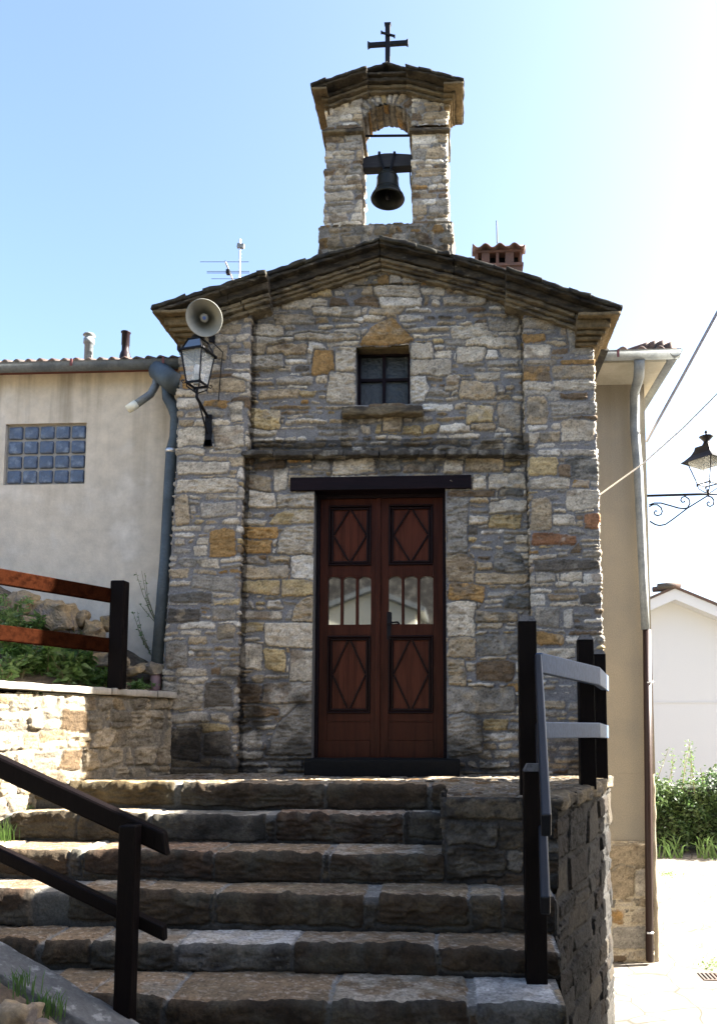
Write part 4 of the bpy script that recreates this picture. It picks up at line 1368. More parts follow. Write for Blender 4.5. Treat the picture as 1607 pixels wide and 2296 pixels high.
# ================================================================== left retaining wall, bank, plants
RW = [(-3.75, -2.39), (-2.92, -1.17), (-2.50, -0.54), (-2.235, -0.12)]
rw = thing('retaining_wall', 'low rubble retaining wall with concrete coping left of the landing, half in sun', 'retaining wall', (-2.5, -0.6, 0))
STYLE['rwall'] = dict(STYLE['blocks'], pal=[('pale', 6), ('tan', 3), ('grey', 4), ('brown', 1), ('white', 1)], mortar=(0.22, 0.205, 0.18))
strip('wall_face', lambda z: [(p[0] + 0 * z, p[1] + 0 * z) for p in RW], -0.6, 0.60, 'rwall', 101, rw, 0.009, amp=0.75, stain=lambda X, Y, Z: (0.86 + 0.3 * fb(X * 5, Z * 5, 2.0))[..., None] * np.array([0.70, 0.66, 0.59]))
rd = Vector((0.67, 1.0, 0)).normalized()
rn = Vector((rd.y, -rd.x, 0))
mb = MB()
p0, p1 = Vector((-3.75, -2.39, 0)), Vector((-2.22, -0.10, 0))
Lr = (p1 - p0).length
dirv = (p1 - p0).normalized()
t = 0.0
rng = random.Random(3)
ztopc = lambda t_: 0.735 - 0.09 * (t_ / Lr)
while t < Lr - 0.05:
    l = min(rng.uniform(0.38, 0.5), Lr - t)
    a = p0 + dirv * (t + .003)
    e = dirv * (l - .006)
    o = a + rn * 0.05
    mb.rough((o.x, o.y, ztopc(t) - 0.05), (e.x, e.y, ztopc(t + l) - ztopc(t)), tuple(-rn * 0.26), (0, 0, 0.05), 0.008, 0.004, 0.03, 12, t)
    t += l
mb.build('coping', M['coping'], rw, smooth=True)
mb = MB()
q = [p - Vector((0, 0, 0)) for p in (p0, p1)]
mb.prism([p0 - rn * 0.012 + Vector((0, 0, -0.6)), p1 - rn * 0.012 + Vector((0, 0, -0.6)), p1 - rn * 0.2 + Vector((0, 0, -0.6)), p0 - rn * 0.2 + Vector((0, 0, -0.6))], (0, 0, 1.19))
mb.build('wall_core', M['core'], rw)

# planted bank behind the wall
xs, ys = np.arange(-9, -2.12, 0.05), np.arange(-7, 0.30, 0.05)
X, Y = np.meshgrid(xs, ys)
dist = -((X - p0.x) * rn.x + (Y - p0.y) * rn.y)
Zb = 0.62 + np.clip(dist - 0.15, 0, 9) * 0.62 + 0.10 * np.clip(Y + 0.4, 0, 1) + 0.06 * fb(X * 3, Y * 3, 1.0) + 0.03 * fb(X * 9, Y * 9, 1.0)
Zb = np.minimum(Zb, 1.75 + 0.1 * fb(X, Y, 3.0))
kp = cx_(dist) > 0.16
bank = np_mesh('bank', np.stack([X, Y, Zb], -1).reshape(-1, 3), grid_quads(*X.shape, kp), M['soil'])
tag(bank, kind='structure')


def bank_z(x, y):
    d = -((x - p0.x) * rn.x + (y - p0.y) * rn.y)
    return min(0.62 + max(d - 0.15, 0) * 0.62 + 0.10 * min(max(y + 0.4, 0), 1), 1.75)


rock_specs = [  # pixel centre, distance Y, size (x, y, z), tint, label
    ((48, 1352), -0.15, (0.20, 0.16, 0.17), 'ochre orange upright rock at the left of the rubble bank under the rails'),
    ((118, 1378), -0.10, (0.40, 0.24, 0.22), 'big brown boulder on the planted bank between the two fence rails'),
    ((38, 1395), -0.30, (0.30, 0.2, 0.07), 'flat tan stone slab lying in front of the ochre rock'),
    ((184, 1392), -0.02, (0.07, 0.10, 0.16), 'thin pale upright stone behind the small weed on the bank'),
    ((205, 1410), -0.05, (0.15, 0.14, 0.15), 'tan lumpy rock on the bank just left of the fence post'),
    ((236, 1402), 0.06, (0.10, 0.10, 0.13), 'small grey rock against the plaster wall beside the tan lumpy rock'),
    ((245, 1478), -0.2, (0.26, 0.16, 0.10), 'low brown stone in the plant bed behind the fence post'),
    ((330, 1500), -0.02, (0.24, 0.16, 0.09), 'flat brown stone slab on the bank next to the downpipe'),
    ((305, 1505), -0.12, (0.16, 0.12, 0.06), 'small flat stone in the bed left of the pink pipe end'),
]
for i, (pp, y, sz, lab) in enumerate(rock_specs):
    c = at(pp[0], pp[1], y)
    rg = random.Random(200 + i)
    o = MB().rough((c.x - sz[0] / 2, c.y - sz[1] / 2, c.z - sz[2] / 2), (sz[0], rg.uniform(-.05, .05), rg.uniform(-.07, .03)), (0.02, sz[1], 0.02), (rg.uniform(-.06, .06), 0.02, sz[2]),
                   0.03, 0.024, 0.02, 11, i * 5).build('rock', M['rock'], smooth=False)
    tag(o, lab, 'rock', 'rocks on the planted bank')


def plant(px, py, Y, h, spread, n, size, m, label, seed, cat='plant', group='weeds and shrubs on the bank', up=0.5, name='leafy_plant', stems=7):
    c = at(px, py, Y)
    base = Vector((c.x, Y, min(bank_z(c.x, Y), c.z)))
    t = thing(name, label, cat, base, group)
    r = random.Random(seed)
    st = MB()
    pts = []
    for k in range(stems):
        a, l = r.uniform(0, 6.28), r.uniform(0.5, 1.0)
        top = base + Vector((math.cos(a) * spread * r.uniform(.2, 1), math.sin(a) * spread * 0.6 * r.uniform(.2, 1), h * l))
        mid = base.lerp(top, 0.5) + Vector((0, 0, h * 0.08))
        st.tube([base + Vector((math.cos(a) * .01, math.sin(a) * .01, -.03)), mid, top], [0.004, 0.003, 0.0015], 5)
        for q in range(n // stems):
            s = r.uniform(0.15, 1.0)
            p = base.lerp(mid, s * 2) if s < 0.5 else mid.lerp(top, s * 2 - 1)
            pts.append(p + Vector((r.gauss(0, .012), r.gauss(0, .012), r.gauss(0, .01))))
    st.build('stem', M['twig'], t)
    leaves('foliage', m, t, pts, size, seed, up=up)
    return t


plant(20, 1450, -0.75, 0.55, 0.22, 420, 0.055, M['leaf_light'], 'pale green sunlit shrub at the left edge behind the fence rails', 1)
plant(5, 1345, -0.55, 0.40, 0.16, 260, 0.05, M['leaf_light'], 'leafy sprig rising above the top fence rail at the left edge', 2)
plant(45, 1500, -0.80, 0.26, 0.25, 420, 0.075, M['leaf'], 'dark green weed under the lower rail near the left edge', 3)
plant(110, 1505, -0.60, 0.28, 0.26, 460, 0.080, M['leaf'], 'broad dark green weed in the middle of the bed under the lower rail', 4)
plant(150, 1495, -0.62, 0.27, 0.15, 150, 0.085, M['leaf_light'], 'brighter weed with long upright leaves in front of the dark weeds', 5)
plant(185, 1510, -0.50, 0.26, 0.24, 420, 0.075, M['leaf'], 'dark green weed left of the fence post under the lower rail', 6)
plant(232, 1525, -0.40, 0.16, 0.18, 260, 0.06, M['leaf'], 'low dark weed at the foot of the fence post', 7)
plant(305, 1535, -0.22, 0.10, 0.20, 300, 0.045, M['leaf'], 'short grassy tuft between the fence post and the pink pipe', 8)
plant(10, 1520, -0.95, 0.20, 0.16, 220, 0.06, M['leaf_light'], 'small sunlit weed on the coping at the left edge', 9)
plant(178, 1420, -0.05, 0.17, 0.07, 60, 0.055, M['leaf'], 'small weed growing between the boulder and the pale upright stone', 10)
plant(70, 1430, -0.35, 0.30, 0.20, 360, 0.065, M['leaf'], 'bushy green weed growing over the boulder between the two rails', 13)
plant(160, 1470, -0.30, 0.24, 0.18, 300, 0.065, M['leaf_light'], 'fresh green weed under the boulder behind the lower rail', 14)
plant(25, 1405, -0.60, 0.35, 0.18, 320, 0.055, M['leaf_light'], 'yellowish green sunlit shrub between the rails at the left edge', 15)
plant(75, 1560, -0.62, 0.30, 0.2, 300, 0.07, M['leaf'], 'dark weed filling the bed between the pale shrub and the broad weed', 12)
# dry weeds on the plaster wall beside the downpipe
for i, (px, py, hh, lab) in enumerate([(352, 1400, 0.5, 'thin dry weed on the plaster wall beside the downpipe, the upper one'),
                                       (340, 1470, 0.42, 'thin dry weed on the plaster wall beside the downpipe, the lower one')]):
    b0 = at(px, py, 0.16)
    t = thing('dry_weed', lab, 'weed', b0, 'dry weeds by the downpipe')
    r = random.Random(300 + i)
    m, pts = MB(), []
    for k in range(5):
        e = b0 + Vector((-r.uniform(0.05, 0.2), r.uniform(-.08, .03), hh * r.uniform(.35, 0.9)))
        md = b0.lerp(e, .5) + Vector((-.03, 0, .03))
        m.tube([b0, md, e], [0.003, 0.0025, 0.0015], 5)
        for s in range(16):
            u_ = r.random()
            pts.append((md.lerp(e, u_ * 2 - 1) if u_ > .5 else b0.lerp(md, u_ * 2)))
    m.build('stem', M['twig'], t)
    leaves('foliage', M['leaf'], t, pts, 0.025, 310 + i)

# ================================================================== wooden fence on the retaining wall
fence = thing('wooden_fence', 'two-rail brown wooden fence on the coping, its left end in sunlight', 'fence', (-2.46, -0.5, 0.66))
fy = -0.52
pb = at(262, 1541, fy)
MB().box(pb.x - 0.055, pb.x + 0.055, fy - 0.05, fy + 0.05, 0.655, at(262, 1303, fy).z).build('post', M['rail'], fence, bevel=0.012)
for (ya, yb, ys_) in ((1322, 1352, 1.0), (1433, 1463, 1.0)):
    zt, zb_ = at(245, ya, fy).z, at(245, yb, fy).z
    hgt = 0.105
    a = Vector((pb.x - 0.04, fy + 0.005, (zt + zb_) / 2))
    c = a - Vector((rd.x, rd.y, -0.035)) * 1.9
    MB().bar(a, c, 0.05, hgt).build('rail', M['rail_x'], fence, bevel=0.008)
p2 = Vector((pb.x, fy, 0)) - rd * 1.75
MB().box(p2.x - .055, p2.x + .055, p2.y - .05, p2.y + .05, 0.69, 1.52).build('post', M['rail_x'], fence, bevel=0.012)

# ================================================================== lower left: handrail, kerb, soil, grass
hy = -2.93
hr = thing('stair_handrail', 'dark brown sloping timber handrail with one post in the lower left foreground', 'handrail', (-1.36, hy, -0.8))


def railbar(pts_top, pts_bot, y, w, name, parent, m, bev):
    (xa, ya), (xb, yb) = pts_top
    (xc, yc), (xd, yd) = pts_bot
    A, B, C_, D_ = at(xa, ya, y), at(xb, yb, y), at(xd, yd, y), at(xc, yc, y)
    return MB().prism([D_, C_, B, A], (0, w, 0)).build(name, m, parent, bevel=bev)


railbar([(-60, 1669), (367, 1866)], [(-60, 1720), (374, 1922)], hy, 0.055, 'top_rail', hr, M['rail'], 0.012)
railbar([(-60, 1874), (366, 2078)], [(-60, 1906), (368, 2113)], hy, 0.05, 'lower_rail', hr, M['rail'], 0.008)
a, c = at(266, 1852, hy - 0.075), at(304, 1852, hy - 0.075)
MB().box(a.x, c.x, hy - 0.075, hy - 0.003, -0.95, a.z).build('post', M['rail'], hr, bevel=0.006)
# sloping concrete kerb
K0, K1 = at(0, 2108, -2.98), at(300, 2282, -2.98)
kd = (K1 - K0).normalized()
ka, kb = K0 - kd * 0.9, K1 + kd * 0.5
kerb = MB()
kerb.rough((ka.x, ka.y - 0.20, ka.z - 0.55), tuple(kb - ka), (0, 0.20, 0), (0, 0, 0.55), 0.012, 0.006, 0.02, 12, 3)
kerb = kerb.build('kerb', M['kerb'], smooth=True)
tag(kerb, 'lichen spotted concrete kerb sloping beside the stairs, lower left corner', 'kerb')
xs, ys = np.arange(-4.0, -0.9, 0.03), np.arange(-4.6, -3.17, 0.03)
X, Y = np.meshgrid(xs, ys)
Zs = K0.z + (X - K0.x) * (kd.z / kd.x) - 0.045 + (Y + 3.2) * 0.20 + 0.035 * fb(X * 6, Y * 6, 3.0) + 0.02 * fb(X * 20, Y * 20, 3.0)
sb = np_mesh('soil_bed', np.stack([X, Y, Zs], -1).reshape(-1, 3), grid_quads(*X.shape), M['soil'])
tag(sb, kind='structure')


def grass(px, py, Y, n, h, lab, seed, spread=0.04):
    c = at(px, py, Y)
    r = np.random.RandomState(seed)
    Vv, Q = [], []
    for k in range(n):
        x, y = c.x + r.normal() * spread, Y + r.normal() * spread * 0.6
        l, a = h * r.uniform(.5, 1.1), r.uniform(0, 6.28)
        dx, dy = math.cos(a) * l * r.uniform(.1, .45), math.sin(a) * l * .3
        w = 0.0024
        b = len(Vv)
        Vv += [(x - w, y, c.z - .02), (x + w, y, c.z - .02), (x + dx * .4 + w * .8, y + dy * .4, c.z + l * .6), (x + dx * .4 - w * .8, y + dy * .4, c.z + l * .6),
               (x + dx + w * .15, y + dy, c.z + l * .95), (x + dx - w * .15, y + dy, c.z + l * .95)]
        Q += [(b, b + 1, b + 2, b + 3), (b + 3, b + 2, b + 4, b + 5)]
    o = np_mesh('grass_tuft', Vv, Q, M['leaf'], smooth=False)
    tag(o, lab, 'grass tuft', 'grass tufts by the stairs')


grass(40, 2215, -3.17, 50, 0.07, 'grass tuft on the soil edge of the kerb, nearer the left edge', 1)
grass(100, 2270, -3.20, 56, 0.085, 'grass tuft on the soil edge of the kerb, nearer the post', 2)
grass(2, 1888, -1.35, 60, 0.17, 'long green grass tuft at the left end of the second step', 3, 0.05)
grass(62, 1815, -1.06, 16, 0.05, 'tiny sunlit grass tuft at the left end of the landing edge', 4, 0.02)
for i, (px, py, s, lab) in enumerate([(40, 2262, 0.10, 'lump of brown stone on the soil in the lower left corner'), (95, 2290, 0.06, 'small stone on the soil at the bottom edge of the kerb')]):
    c = at(px, py, -3.28)
    o = MB().rough((c.x - s * .6, c.y - s / 2, c.z - s / 2), (s * 1.3, 0, -.02), (0, s, 0), (0, 0, s * .8), 0.03, 0.02, 0.012, 16, i + 9).build('rock', M['rock'], smooth=True)
    tag(o, lab, 'rock', 'rocks in the soil bed')

# ================================================================== right railing
rr = thing('railing', 'dark timber railing with rails coloured like blue sky sheen on the right side of the landing and stairs', 'railing', (0.45, -1.55, 0))


def post(px, pw, d, ytop, zbase):
    y = d - 6.18
    c = at(px, ytop, y)
    w = pw * d / 1750 / 2
    o = MB()
    zt = c.z
    o.box(c.x - w, c.x + w, y - w, y + w, zbase, zt - 0.034)
    ch = 0.018
    p_ = o.build('post', M['rail'], rr, bevel=0.003)
    o = MB()
    o.hexa([(c.x - w, y - w, zt - .034), (c.x + w, y - w, zt - .034), (c.x + w, y + w, zt - .034), (c.x - w, y + w, zt - .034)],
           [(c.x - w + ch, y - w + ch, zt), (c.x + w - ch, y - w + ch, zt), (c.x + w - ch, y + w - ch, zt), (c.x - w + ch, y + w - ch, zt)])
    o.build('end_grain', M['end_grain'], p_)
    return c.x, y, w


post(1180, 39, 4.66, 1382, -0.02)
post(1195, 45, 3.80, 1712, -0.79)
post(1310, 33, 5.30, 1424, -0.02)
post(1341, 26, 5.85, 1457, -0.02)
A_ = Vector((at(1207, 1486, -1.60).x, -1.60, at(1207, 1486, -1.60).z))
yE = 5.18 - 6.18
E_ = at(1337, 1516, yE)
yG = 6.0 - 6.18
G_ = at(1357, 1533, yG)


def mitred(points, w, h, m, name):
    """board standing on edge along a bent line, mitred at the bends"""
    P = [Vector(p) for p in points]
    nr = []
    for i in range(len(P)):
        ds = []
        if i > 0:
            ds.append((P[i] - P[i - 1]))
        if i < len(P) - 1:
            ds.append((P[i + 1] - P[i]))
        n = Vector((0, 0, 0))
        for d in ds:
            n += Vector((d.y, -d.x, 0)).normalized()
        n.normalize()
        k = n.dot(Vector((ds[0].y, -ds[0].x, 0)).normalized())
        nr.append(n / max(k, 0.4))
    b = MB()
    vs, fs = [], []
    for p, n in zip(P, nr):
        for (s, t) in ((-1, -1), (1, -1), (1, 1), (-1, 1)):
            vs.append(p + n * (w / 2 * s) + Vector((0, 0, h / 2 * t)))
    for i in range(len(P) - 1):
        for k in range(4):
            fs.append((i * 4 + k, i * 4 + (k + 1) % 4, i * 4 + 4 + (k + 1) % 4, i * 4 + 4 + k))
    fs += [(3, 2, 1, 0), tuple(range(len(vs) - 4, len(vs)))]
    return b.add(vs, fs).build(name, m, rr, bevel=0.006)


mitred([A_, E_, G_], 0.045, 0.118, M['rail_sky_tint'], 'landing_rail')
A2 = Vector((A_.x, A_.y, at(1207, 1637, A_.y).z))
E2, G2 = at(1337, 1637, yE), at(1357, 1641, yG)
mitred([A2, E2, G2], 0.045, 0.096, M['rail_sky_tint'], 'landing_rail')
S0_ = A_ + Vector((-0.006, -0.028, 0.0))
S1_ = at(1224, 1852, 3.28 - 6.18)
MB().bar(S0_, S1_, 0.042, 0.115).build('stair_rail', M['rail_sheen'], rr, bevel=0.008)
S2_ = A2 + Vector((-0.006, -0.028, 0.0))
S3_ = at(1222, 2032, 3.38 - 6.18)
MB().bar(S2_, S3_, 0.042, 0.10).build('stair_rail', M['rail_sheen'], rr, bevel=0.008)

# ================================================================== left plaster house
HY = 0.25
house = thing('plaster_house', 'grey beige plastered house left of the chapel with a glass block window', 'house', (-4.5, HY, 0))
gA, gB = at(14, 951, HY), at(190, 1085, HY)
ze = at(200, 832, HY).z + 0.10
wl = MB()
X0h, X1h = -9.0, -2.09
t0 = HY + 0.3
wl.box(X0h, gA.x, HY, t0, STREET, ze).box(gB.x, X1h, HY, t0, STREET, ze).box(gA.x, gB.x, HY + .0, t0, STREET, gB.z).box(gA.x, gB.x, HY, t0, gA.z, ze)
wl.box(X0h, -2.4, t0 + .01, 6.0, STREET, ze)
wl.build('wall', M['plaster'], house)
fr = MB()
nb, nr_ = 5, 4
bw, bh = (gB.x - gA.x - 0.02) / nb, (gA.z - gB.z - 0.02) / nr_
fr.box(gA.x, gB.x, HY + 0.035, HY + 0.08, gB.z, gA.z)
win2 = fr.build('window', M['block_frame'], house)
for i in range(nb):
    for j in range(nr_):
        x, z = gA.x + 0.01 + bw * i + 0.010, gB.z + 0.01 + bh * j + 0.010
        w_, h_ = bw - 0.02, bh - 0.02
        bl = MB().rough((x, HY + 0.014, z), (w_, 0, 0), (0, 0.04, 0), (0, 0, h_), 0.014, 0.0012, 0.012, 30, i * 7 + j)
        bl.build('glass_block', M['block_glass'], win2, smooth=True)


def wave_roof(name, x0, x1, y0, z0, y1, z1, wl_, amp, m, parent, axis='x', thick=0.02, jit=0.004):
    xs = np.arange(x0, x1, wl_ / 8)
    n = 24
    T = np.linspace(0, 1, n)
    X, Tt = np.meshgrid(xs, T)
    ph = X / wl_ * 2 * math.pi
    wv = amp * np.where(np.sin(ph) > 0, np.abs(np.sin(ph)) ** 0.8, -np.abs(np.sin(ph)) ** 1.0)
    k = np.floor(X / wl_)
    Y = y0 + (y1 - y0) * Tt + jit * 3 * fb(k * 3.7, 0.3, 1.0)
    Z = z0 + (z1 - z0) * Tt + wv + jit * fb(k * 1.7, Tt * 7, 2.0)
    a = np.stack([X, Y, Z], -1).reshape(-1, 3)
    c = np.stack([X, Y, Z - thick], -1).reshape(-1, 3)
    q = grid_quads(*X.shape)
    N_ = X.size
    nu = len(xs)
    rim = [(i, N_ + i, N_ + i + 1, i + 1) for i in range(nu - 1)]
    rim += [(r_ * nu + e, (r_ + 1) * nu + e, N_ + (r_ + 1) * nu + e, N_ + r_ * nu + e) for r_ in range(n - 1) for e in (0, nu - 1)]
    return np_mesh(name, np.concatenate([a, c]), np.concatenate([q, q[:, ::-1] + N_, np.array(rim)]), m, parent)


EY = HY - 0.14
ge = at(200, 806, EY)
wave_roof('roof', X0h, -2.12, EY, ge.z + 0.005, 6.0, ge.z + 0.36 * 5.9, 0.105, 0.017, M['tile'], house)


def halfpipe(mb, p, q, r, n=10, t=0.004):
    p, q = Vector(p), Vector(q)
    d = (q - p).normalized()
    s = d.cross(Vector((0, 0, 1))).normalized()
    u_ = s.cross(d)
    vs, fs = [], []
    for c in (p, q):
        for rr_ in (r, r - t):
            for k in range(n + 1):
                a = math.pi + math.pi * k / n
                vs.append(c + s * math.cos(a) * rr_ + u_ * math.sin(a) * rr_)
    m_ = n + 1
    for k in range(n):
        fs += [(k, k + 1, 2 * m_ + k + 1, 2 * m_ + k), (m_ + k + 1, m_ + k, 3 * m_ + k, 3 * m_ + k + 1), (k + 1, k, m_ + k, m_ + k + 1), (2 * m_ + k, 2 * m_ + k + 1, 3 * m_ + k + 1, 3 * m_ + k)]
    for b_ in (0, n):
        fs.append((b_, 2 * m_ + b_, 3 * m_ + b_, m_ + b_))
    mb.add(vs, fs)
    return mb


gz = at(200, 814, EY - 0.02).z
gut = halfpipe(MB(), (X0h, EY - 0.02, gz), (-2.30, EY - 0.02, gz - 0.004), 0.062).build('gutter', M['zinc'], house, smooth=True)
for px in (160, 366, 411):
    g = at(px, 820, EY - 0.085)
    MB().box(g.x - .01, g.x + .01, EY - 0.09, EY - 0.084, gz - .05, gz + .012).build('gutter_bracket', M['red_strip'], gut)
MB().box(X0h, -2.30, EY + 0.03, HY + 0.01, gz - .015, gz + .0).build('fascia', M['red_strip'], house)
# stub of the chapel's eave gutter, downpipe, overflow pipe
st = MB()
a, c = at(352, 835, 0.06), at(352, 835, 0.06)
ax0 = Vector((a.x, 0.10, a.z + 0.03))
ax1 = Vector((at(398, 866, -0.06).x, -0.09, at(398, 866, -0.06).z))
st.tube([ax0, ax0.lerp(ax1, .5), ax1], [0.088, 0.088, 0.088], 20)
st.build('rain_hopper', M['zinc_dark'], house, smooth=True)
dp = MB()
yy = 0.02
pts = [at(376, 862, yy), at(378, 893, yy - .01), at(388, 912, yy - .01), at(395, 935, yy), at(393, 980, yy), at(385, 1010, yy), at(371, 1260, 0.0), at(352, 1490, -0.03)]
dp.tube(pts, [0.05, 0.05, 0.048, 0.046, 0.046, 0.047, 0.047, 0.047], 16)
dp = dp.build('downpipe', M['zinc_dark'], house, smooth=True)
MB().tube([at(352, 1488, -0.03), at(349.5, 1520, -0.035), at(348, 1553, -0.04)], [0.047, 0.044, 0.046], 16).build('pipe_end', M['pink'], dp, smooth=True)
cl = at(385, 1012, yy)
MB().tube([cl + Vector((0, 0, -.016)), cl + Vector((0, 0, .016))], 0.053, 16).build('pipe_clamp', M['steel'], dp, smooth=True)
ov = MB().tube([at(352, 838, 0.08), at(350, 862, 0.06), at(338, 884, 0.02), at(305, 907, -0.04)], [0.03, 0.032, 0.032, 0.032], 12).build('overflow_pipe', M['zinc'], house, smooth=True)
MB().tube([at(306, 906, -0.04), at(287, 918, -0.07)], [0.036, 0.034], 12).build('pipe_mouth', M['cream'], ov, smooth=True)
# flues on the roof
yf_ = 1.2
b0, t0_ = at(199, 800, yf_), at(199, 772, yf_)
r0 = 10 * 7.38 / 1750
m = MB().lathe([(r0, -0.25), (r0, (t0_ - b0).z), (r0 * 1.28, (t0_ - b0).z + .005), (r0 * 1.28, (t0_ - b0).z + .05), (r0 * 1.0, (t0_ - b0).z + .055), (r0 * 0.9, (t0_ - b0).z + .085),
                (r0 * 1.45, (t0_ - b0).z + .09), (r0 * 1.2, (t0_ - b0).z + .105), (0.0, (t0_ - b0).z + .12)], b0, (0, 0, 1), 20)
m.build('flue', M['zinc'], house, smooth=True)
b0, t0_ = at(281, 800, yf_), at(281, 745, yf_)
h_ = (t0_ - b0).z
m = MB().lathe([(0.05, -0.25), (0.055, 0.0), (0.048, 0.03), (0.036, 0.06), (0.036, h_ * 0.45), (0.040, h_ * .47), (0.040, h_ * .95), (0.048, h_ * .97), (0.048, h_), (0.03, h_), (0.03, h_ * .8)], b0, (0, 0, 1), 20)
m.build('flue', M['purple'], house, smooth=True)

# antenna on the house roof
an = thing('tv_antenna', 'thin metal rooftop aerial with three crossbars behind the chapel roof', 'antenna', at(536, 640, 2.6))
ya_ = 2.6
MB().tube([at(535, 720, ya_), at(538, 537, ya_)], 0.013, 8).build('mast', M['steel'], an)
MB().tube([at(505, 585, ya_ - .3), at(524, 632, ya_ + .2)], 0.012, 6).build('boom', M['steel'], an)
for (xa, xb, y_, r_) in ((449, 558, 587, .0035), (464, 560, 608.5, .0035), (464, 560, 612, .0035), (474, 536, 625, .003)):
    MB().tube([at(xa, y_, ya_ - .1), at(xb, y_, ya_ - .1)], r_, 6).build('crossbar', M['zinc_dark'], an)
MB().box(at(512, 610, ya_ - .12).x - .02, at(512, 610, ya_ - .12).x + .02, ya_ - .15, ya_ - .1, at(512, 610, ya_ - .12).z - .03, at(512, 610, ya_ - .12).z + .02).build('junction_box', M['iron'], an)
c = at(538, 551, ya_)
MB().bar(c + Vector((-.03, 0, 0)), c + Vector((.05, 0, -.01)), .04, .05).build('mast_clamp', M['zinc'], an)

# ================================================================== wall lantern and loudspeaker on the left pilaster
lp = thing('wall_lantern', 'black wrought iron lantern on a bracket under the loudspeaker on the left pilaster', 'lantern', (at(468, 960, YP).x, YP, at(468, 960, YP).z))
LY = -0.36
lc_ = at(443, 830, LY)
zt_, zb_ = at(443, 793, LY).z, at(443, 862, LY).z
rotl = Matrix.Rotation(math.radians(-14), 4, 'Z')


def lx(x, y, z):
    v = rotl @ Vector((x, y, 0))
    return Vector((lc_.x + v.x, LY + v.y, z))


def lantern_body(parent, lx, zt, zb, rt, rb, zr, rr_, m, glass, bar=0.011):
    f = MB()
    crn = [(-1, -1), (1, -1), (1, 1), (-1, 1)]
    for (sx, sy) in crn:
        f.bar(lx(sx * rb, sy * rb, zb), lx(sx * rt, sy * rt, zt), bar, bar)
        f.bar(lx(sx * rt, sy * rt, zt), lx(sx * rr_, sy * rr_, zr), bar, bar)
    for i in range(4):
        a, c = crn[i], crn[(i + 1) % 4]
        f.bar(lx(a[0] * rb, a[1] * rb, zb), lx(c[0] * rb, c[1] * rb, zb), bar * 1.2, bar * 1.3)
        f.bar(lx(a[0] * rt * 1.12, a[1] * rt * 1.12, zt), lx(c[0] * rt * 1.12, c[1] * rt * 1.12, zt), bar * 1.5, bar * 1.3)
        f.bar(lx(a[0] * rr_, a[1] * rr_, zr), lx(c[0] * rr_, c[1] * rr_, zr), bar, bar)
    o = f.build('frame', m, parent)
    for i in range(4):
        a, c = crn[i], crn[(i + 1) % 4]
        k = 0.97
        MB().prism([lx(a[0] * rb * k, a[1] * rb * k, zb), lx(c[0] * rb * k, c[1] * rb * k, zb), lx(c[0] * rt * k, c[1] * rt * k, zt), lx(a[0] * rt * k, a[1] * rt * k, zt)],
                   tuple((lx(0, 0, 0) - lx((a[0] + c[0]) / 2 * .003, (a[1] + c[1]) / 2 * .003, 0)))).build('pane', glass, o)
    return o


zr_ = at(443, 765, LY).z
fo = lantern_body(lp, lx, zt_, zb_, 0.092, 0.058, zr_, 0.055, M['iron'], M['lamp_glass'])
rf = MB()
for i, (a, c) in enumerate(zip([(-1, -1), (1, -1), (1, 1), (-1, 1)], [(1, -1), (1, 1), (-1, 1), (-1, -1)])):
    rf.prism([lx(a[0] * .090, a[1] * .090, zt_ + .006), lx(c[0] * .090, c[1] * .090, zt_ + .006), lx(c[0] * .054, c[1] * .054, zr_), lx(a[0] * .054, a[1] * .054, zr_)], (0, 0, -.003))
rf.build('roof_glass', M['glass'], fo)
m = MB().lathe([(0.0, .03), (0.045, .022), (0.052, .012), (0.03, .006), (0.024, -.012), (0.05, -.014), (0.0, -.014)], lx(0, 0, zr_ + .016), (0, 0, 1), 20)
m.build('chimney_cap', M['iron'], lp, smooth=True)
MB().lathe([(0, -.05), (.022, -.04), (.028, 0), (.02, .03), (0, .04)], lx(0, 0, (zt_ + zb_) / 2 + 0.0), (0, 0, 1), 16).build('bulb', M['white'], lp, smooth=True)
MB().box(lc_.x - .018, lc_.x + .018, LY - .018, LY + .018, zb_, (zt_ + zb_) / 2 - .045).build('socket', M['horn'], lp)
m = MB()
hub = lx(0, 0, zb_ - 0.075)
for (sx, sy) in ((-1, -1), (1, -1), (1, 1), (-1, 1)):
    e = lx(sx * .058, sy * .058, zb_)
    m.tube([e, lx(sx * .056, sy * .056, zb_ - .03), lx(sx * .03, sy * .03, zb_ - .05), hub], .005, 6)
    m.tube([e, lx(sx * .075, sy * .075, zb_ - .012), lx(sx * .085, sy * .085, zb_ + .004), lx(sx * .078, sy * .078, zb_ + .014), lx(sx * .07, sy * .07, zb_ + .008)], .004, 6)
m.build('scroll', M['iron'], lp, smooth=True)
w0 = at(468, 935, YP - .02)
m = MB()
m.tube([lx(0, 0, zb_ - .03), hub, hub + Vector((.0, 0, -.03)), at(455, 915, LY + .10), at(466, 935, YP - .03), w0 + Vector((0, 0, -.05))], [.010, .012, .012, .013, .013, .012], 10)
m.tube([at(447, 905, LY + .06), at(455, 935, LY + .12), at(462, 962, YP - .06), at(467, 975, YP - .015)], .007, 8)
pa, pc_ = at(461, 930, YP - .02), at(474, 1000, YP - .02)
m.box(pa.x, pc_.x, YP - .028, YP - .012, pc_.z, pa.z)
m.hexa([(pa.x - .012, YP - .028, pc_.z - .002), (pc_.x + .012, YP - .028, pc_.z - .002), (pc_.x + .012, YP - .010, pc_.z - .002), (pa.x - .012, YP - .010, pc_.z - .002)],
       [(pa.x, YP - .028, pc_.z + .05), (pc_.x, YP - .028, pc_.z + .05), (pc_.x, YP - .010, pc_.z + .05), (pa.x, YP - .010, pc_.z + .05)])
m.build('bracket', M['iron'], lp, smooth=False)

